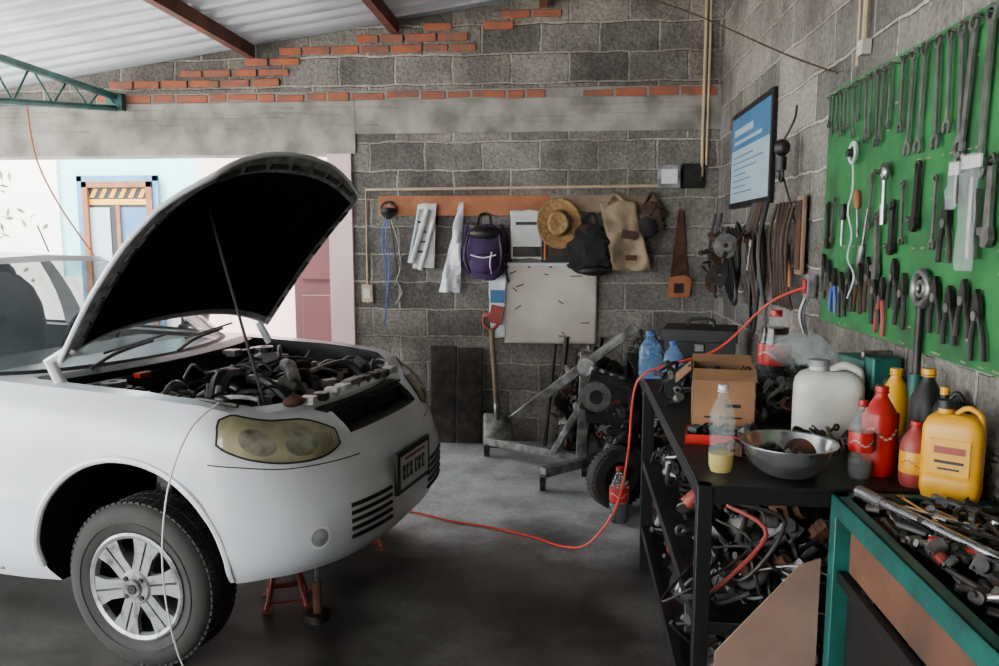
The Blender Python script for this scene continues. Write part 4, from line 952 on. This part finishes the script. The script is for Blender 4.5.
# ------------------------------------------------------------------ other right wall things
b = MB(M=SIDEM(4.58, 1.96, 1.015))
b.bx(-.5, .5, -.285, .285, 0, .02, BLKMET); b.bx(-.465, .465, -.25, .25, .02, .022, POSTW); b.bx(-.465, .465, .06, .25, .022, .0235, POSTB)
for i in range(7): b.bx(-.40, -.40 + rnd.uniform(.3, .75), .02 - i * .035 - .008, .02 - i * .035, .022, .0238, POSTB)
b.bx(-.38, .1, .14, .18, .0235, .0245, POSTW); b.bx(-.38, .3, .09, .11, .0235, .0245, POSTW); b.finish('framed_poster', bevel=.002)
b = MB(M=SIDEM(5.0, 1.4, 1.0))
for q, (xx, L) in enumerate(((-.30, .40), (-.24, .5), (-.18, .36))):
    for i in range(int(L / .03)): b.torus(.016, .005, STEEL, T(xx + .006 * (i % 2), .18 - i * .03, .02) @ RY(90 * (i % 2)), n=12, k=6)
b.finish('hanging_chains')
b = MB(M=SIDEM(4.7, 1.42, 1.0))
for i in range(7): b.torus(.075 + .012 * i, .009, BLACK, T(.02 * math.sin(i), -.02 * i, .02 + .008 * i) @ RZ(i * 9), sx=.7, sy=1.9 + .2 * math.sin(i * 2))
for i in range(5): part(b, T(rnd.uniform(-.12, .12), rnd.uniform(-.2, .2), .10) @ rrot(), rnd.choice([0, 2, 10, 4]), .12, rnd.choice([STEEL, DSTEEL, RUST]))
b.finish('fan_belts')
b = MB(M=SIDEM(4.15, 1.42, 1.0))
for i in range(6): b.torus(.06 + .012 * i, .009, rnd.choice([BROWNC, BLACK, DARKC]), T(.07 * math.sin(i * 1.7), .0 - .03 * i, .02 + .008 * i) @ RZ(rnd.uniform(-14, 14)), sx=.75, sy=2.2)
for i in range(7): b.tube([(-.16 + i * .05, .26, .03), (-.18 + i * .06 + rnd.uniform(-.03, .03), .02, .07), (-.16 + i * .06, -.26 + .05 * (i % 3), .04)], rnd.choice([.008, .012, .016]), rnd.choice([BROWNC, BROWNC, DSTEEL, BLACK]))
for i in range(4): part(b, T(rnd.uniform(-.12, .12), rnd.uniform(-.25, .1), .10) @ rrot(), rnd.choice([0, 2, 10, 1]), .10, rnd.choice([STEEL, RUST, DSTEEL]))
b.finish('leather_straps')
b = MB(M=SIDEM(5.35, 1.38, 1.0))
for i in range(7): part(b, T(rnd.uniform(-.1, .15), rnd.uniform(-.2, .2), .06) @ rrot(), rnd.choice([0, 2, 10, 5]), .12, rnd.choice([DSTEEL, DSTEEL, RUST]))
b.tube([(-.1, .28, .02), (-.08, 0, .06), (.0, -.25, .03)], .01, BLACK); b.tube([(.1, .28, .02), (.08, 0, .06), (.05, -.28, .03)], .012, BLACK); b.finish('hanging_hooks')
b = MB(M=SIDEM(3.66, 1.86, 1.0)); b.ball((0, .04, .06), (.035, .04, .035), BLACK); b.cyl((0, 0, .06), (.0, -.06, .06), .022, BLACK); b.torus(.03, .006, BLACK, T(0, -.08, .06)); b.tube([(0, .08, .05), (.03, .16, .02), (.02, .22, .01)], .005, BLACK); b.tube([(0, -.06, .06), (.05, -.2, .03), (.12, -.3, .02)], .005, DSTEEL); b.finish('inspection_lamp')
b = MB(M=SIDEM(3.50, 1.50, 1.0)); b.bx(-.05, .05, -.16, .18, 0, .015, WOODL); b.bx(-.035, .035, -.14, .16, .015, .022, RUST); b.cyl((0, .14, .02), (0, .14, .04), .01, STEEL); b.finish('wall_clamp_plate', bevel=.003)
b = MB(M=SIDEM(3.72, 1.40, 1.0))
for i in range(5): pliers(b, T(-.12 + i * .06, .04 * (i % 2), .03) @ RZ(rnd.uniform(-15, 15)), .2, rnd.choice([BLACK, DSTEEL, BROWNC, ORANGE]))
for i in range(6): b.tube([(-.14 + i * .06, .26, .02), (-.12 + i * .06 + rnd.uniform(-.03, .03), .1, .05), (-.1 + i * .05, -.1, .04), (-.12 + i * .06, -.22, .02)], .008, rnd.choice([BLACK, BROWNC, BROWNC]))
b.finish('hanging_tool_bundle')
b = MB(M=SIDEM(3.32, 1.30, 1.0)); b.bx(-.03, .03, -.05, .05, 0, .03, RIMG); b.box((0, .0, .035), (.035, .06, .01), REDP)
for i in range(3): b.tube([(-.02 + i * .02, -.04, .02), (-.03 + i * .03, -.12, .04), (-.02 + i * .02, -.2, .02)], .005, [PLASTW, BLACK, RIMG][i])
b.finish('wall_socket', bevel=.004)
b = MB(); b.tube([(1.0, 2.88, 2.18), (1.0, 2.88, 3.3)], .010, CONDUIT, smooth=False); b.tube([(1.0, 2.94, 2.1), (1.0, 2.94, 3.3)], .006, CONDUIT, smooth=False); b.box((1.0, 2.88, 2.15), (.03, .05, .05), WHITEP); b.finish('wall_conduit')
b = MB(); b.tube([(.20, 5.58, 3.20), (.6, 4.55, 2.75), (.9, 3.6, 2.30), (1.0, 3.15, 2.12)], .004, BROWNC); b.finish('ceiling_wire')
b = MB(); b.tube([(.97, 3.30, 1.30), (.85, 3.42, 1.22), (.66, 3.46, 1.02), (.48, 3.46, .95), (.34, 3.46, .90), (.29, 3.48, .80), (.27, 3.5, .5), (.22, 3.52, .25), (.10, 3.56, .06), (-.02, 3.64, .008), (-.18, 3.75, .008), (-.4, 3.86, .008), (-.62, 3.93, .008), (-.89, 4.05, .008), (-1.3, 4.0, .008)], .0055, REDC); b.finish('extension_cable')

# ------------------------------------------------------------------ back right corner
b = MB(); b.bx(.40, 1.0, 3.95, 5.45, .67, .70, BLKMET)
for x in (.42, .98):
    for y in (3.97, 5.43): b.bx(x - .018, x + .018, y - .018, y + .018, 0, .67, BLKMET)
b.bx(.40, 1.0, 3.95, 5.45, .28, .30, BLKMET); b.finish('storage_table', bevel=.002)
pile('gearbox_parts_pile', .42, .98, 3.98, 5.42, .30, .66, 130, .08, .20)
pile('gearbox_parts_pile', .42, .98, 4.0, 5.42, 0, .27, 60, .10, .20)
pile('gearbox_parts_pile', -.10, .38, 5.0, 5.57, 0, .85, 150, .08, .19, kinds=[0, 1, 3, 3, 3, 4, 2, 8, 9])
pile('gearbox_parts_pile', .20, .42, 4.42, 4.90, 0, .66, 70, .08, .16, kinds=[0, 1, 3, 3, 4, 2, 8, 9])
pile('scrap_parts_pile', .42, .98, 4.85, 5.45, .70, .92, 50, .08, .16)
b = MB(M=put(.74, 4.45, .70, -12)); b.bx(-.19, .19, -.15, .15, 0, .27, BLACK); b.bx(-.20, .20, -.16, .16, .23, .30, BLACK); b.tube([(-.07, 0, .30), (-.06, 0, .34), (.06, 0, .34), (.07, 0, .30)], .010, BLACK)
b.box((0, -.162, .20), (.05, .01, .04), STEEL); b.finish('tool_case', bevel=.025)
b = MB(M=Matrix.Translation((.27, 4.24, .175)) @ RZ(28) @ RX(90)); b.lathe([(.10, -.045), (.135, -.05), (.16, -.045), (.172, -.02), (.172, .02), (.16, .045), (.135, .05), (.10, .045), (.10, -.045)], RUBBER, n=40)
b.lathe([(.10, .03), (.09, .0), (.03, .0), (.03, .04), (0, .04)], DSTEEL, n=32)
for i in range(40): a = 2 * PI * i / 40; b.box((.171 * math.cos(a), .171 * math.sin(a), 0), (.008, .014, .07), RUBBER, rot=Matrix.Rotation(a, 3, 'Z'))
b.finish('spare_tyre')
b = MB()
def bar(p, r_, w=.03, m=ALU):
    p = V(p); r_ = V(r_); d = r_ - p; L = d.length; rot = d.to_track_quat('Z', 'Y').to_matrix(); b.box((p + r_) / 2, (w, w, L), m, rot=rot)
bar((-.56, 5.20, .11), (.10, 4.83, .11), .05); bar((-.15, 4.50, .11), (.34, 4.98, .11), .055); bar((.08, 4.80, .10), (.10, 4.80, .78), .065); bar((-.10, 4.88, .12), (.10, 4.80, .50), .04)
bar((-.36, 4.78, .36), (.40, 4.70, .97), .055); b.cyl((.10, 4.69, .72), (.12, 4.84, .72), .055, STEEL)
# engine block bolted on the stand head
b.box((.22, 4.70, .56), (.26, .22, .24), DSTEEL, rot=Matrix.Rotation(.3, 3, 'Y')); b.cyl((.16, 4.57, .56), (.16, 4.60, .56), .09, STEEL); b.cyl((.16, 4.55, .56), (.16, 4.58, .56), .04, DSTEEL)
for k in range(4): b.cyl((.14 + .055 * k, 4.66, .68 - .02 * k), (.15 + .055 * k, 4.66, .73 - .02 * k), .022, ALU)
b.cyl((.28, 4.57, .47), (.28, 4.60, .47), .055, DSTEEL); b.tube([(.30, 4.60, .62), (.36, 4.56, .60), (.37, 4.56, .50)], .02, DSTEEL); b.box((.20, 4.70, .42), (.20, .18, .06), BLKMET)
for (x, y) in ((-.56, 5.20), (-.15, 4.50), (.34, 4.98), (.10, 4.80)):
    b.cyl((x - .016, y, .042), (x + .016, y, .042), .042, BLACK, n=20); b.cyl((x - .018, y, .042), (x + .018, y, .042), .018, STEEL, n=12); b.bx(x - .02, x + .02, y - .012, y + .012, .042, .10, STEEL)
b.finish('engine_stand', bevel=.004)
b = MB(M=Matrix.Translation((-.12, 5.40, 0)))
for i in range(5): b.tube([(-.05 + i * .07, -.02 * i, .0 + .006), (.02 + i * .08, .10, .75 + .05 * math.sin(i * 2))], [.014, .02, .01, .016, .022][i], [DSTEEL, DSTEEL, RUST, STEEL, DSTEEL][i], smooth=False)
b.finish('steel_rods')

# ------------------------------------------------------------------ light, world, camera
w = bpy.data.worlds.new('world'); bpy.context.scene.world = w; w.use_nodes = True
bg = w.node_tree.nodes['Background']; bg.inputs[0].default_value = (.92, .96, 1.0, 1); bg.inputs[1].default_value = 14.0
sd = bpy.data.lights.new('sun', 'SUN'); sd.energy = 24; sd.angle = math.radians(1); sd.color = (1, .95, .88)
so = bpy.data.objects.new('sun', sd); bpy.context.collection.objects.link(so)
so.rotation_euler = V((.55, .35, -1.0)).to_track_quat('-Z', 'Y').to_euler()
cd = bpy.data.cameras.new('camera'); cam = bpy.data.objects.new('camera', cd); bpy.context.collection.objects.link(cam)
cd.sensor_width = 36; cd.lens = 28.0; cam.location = (0, 0, 1.5); cam.rotation_euler = (math.radians(83), 0, math.radians(5.2)); cd.clip_start = .02
bpy.context.scene.camera = cam
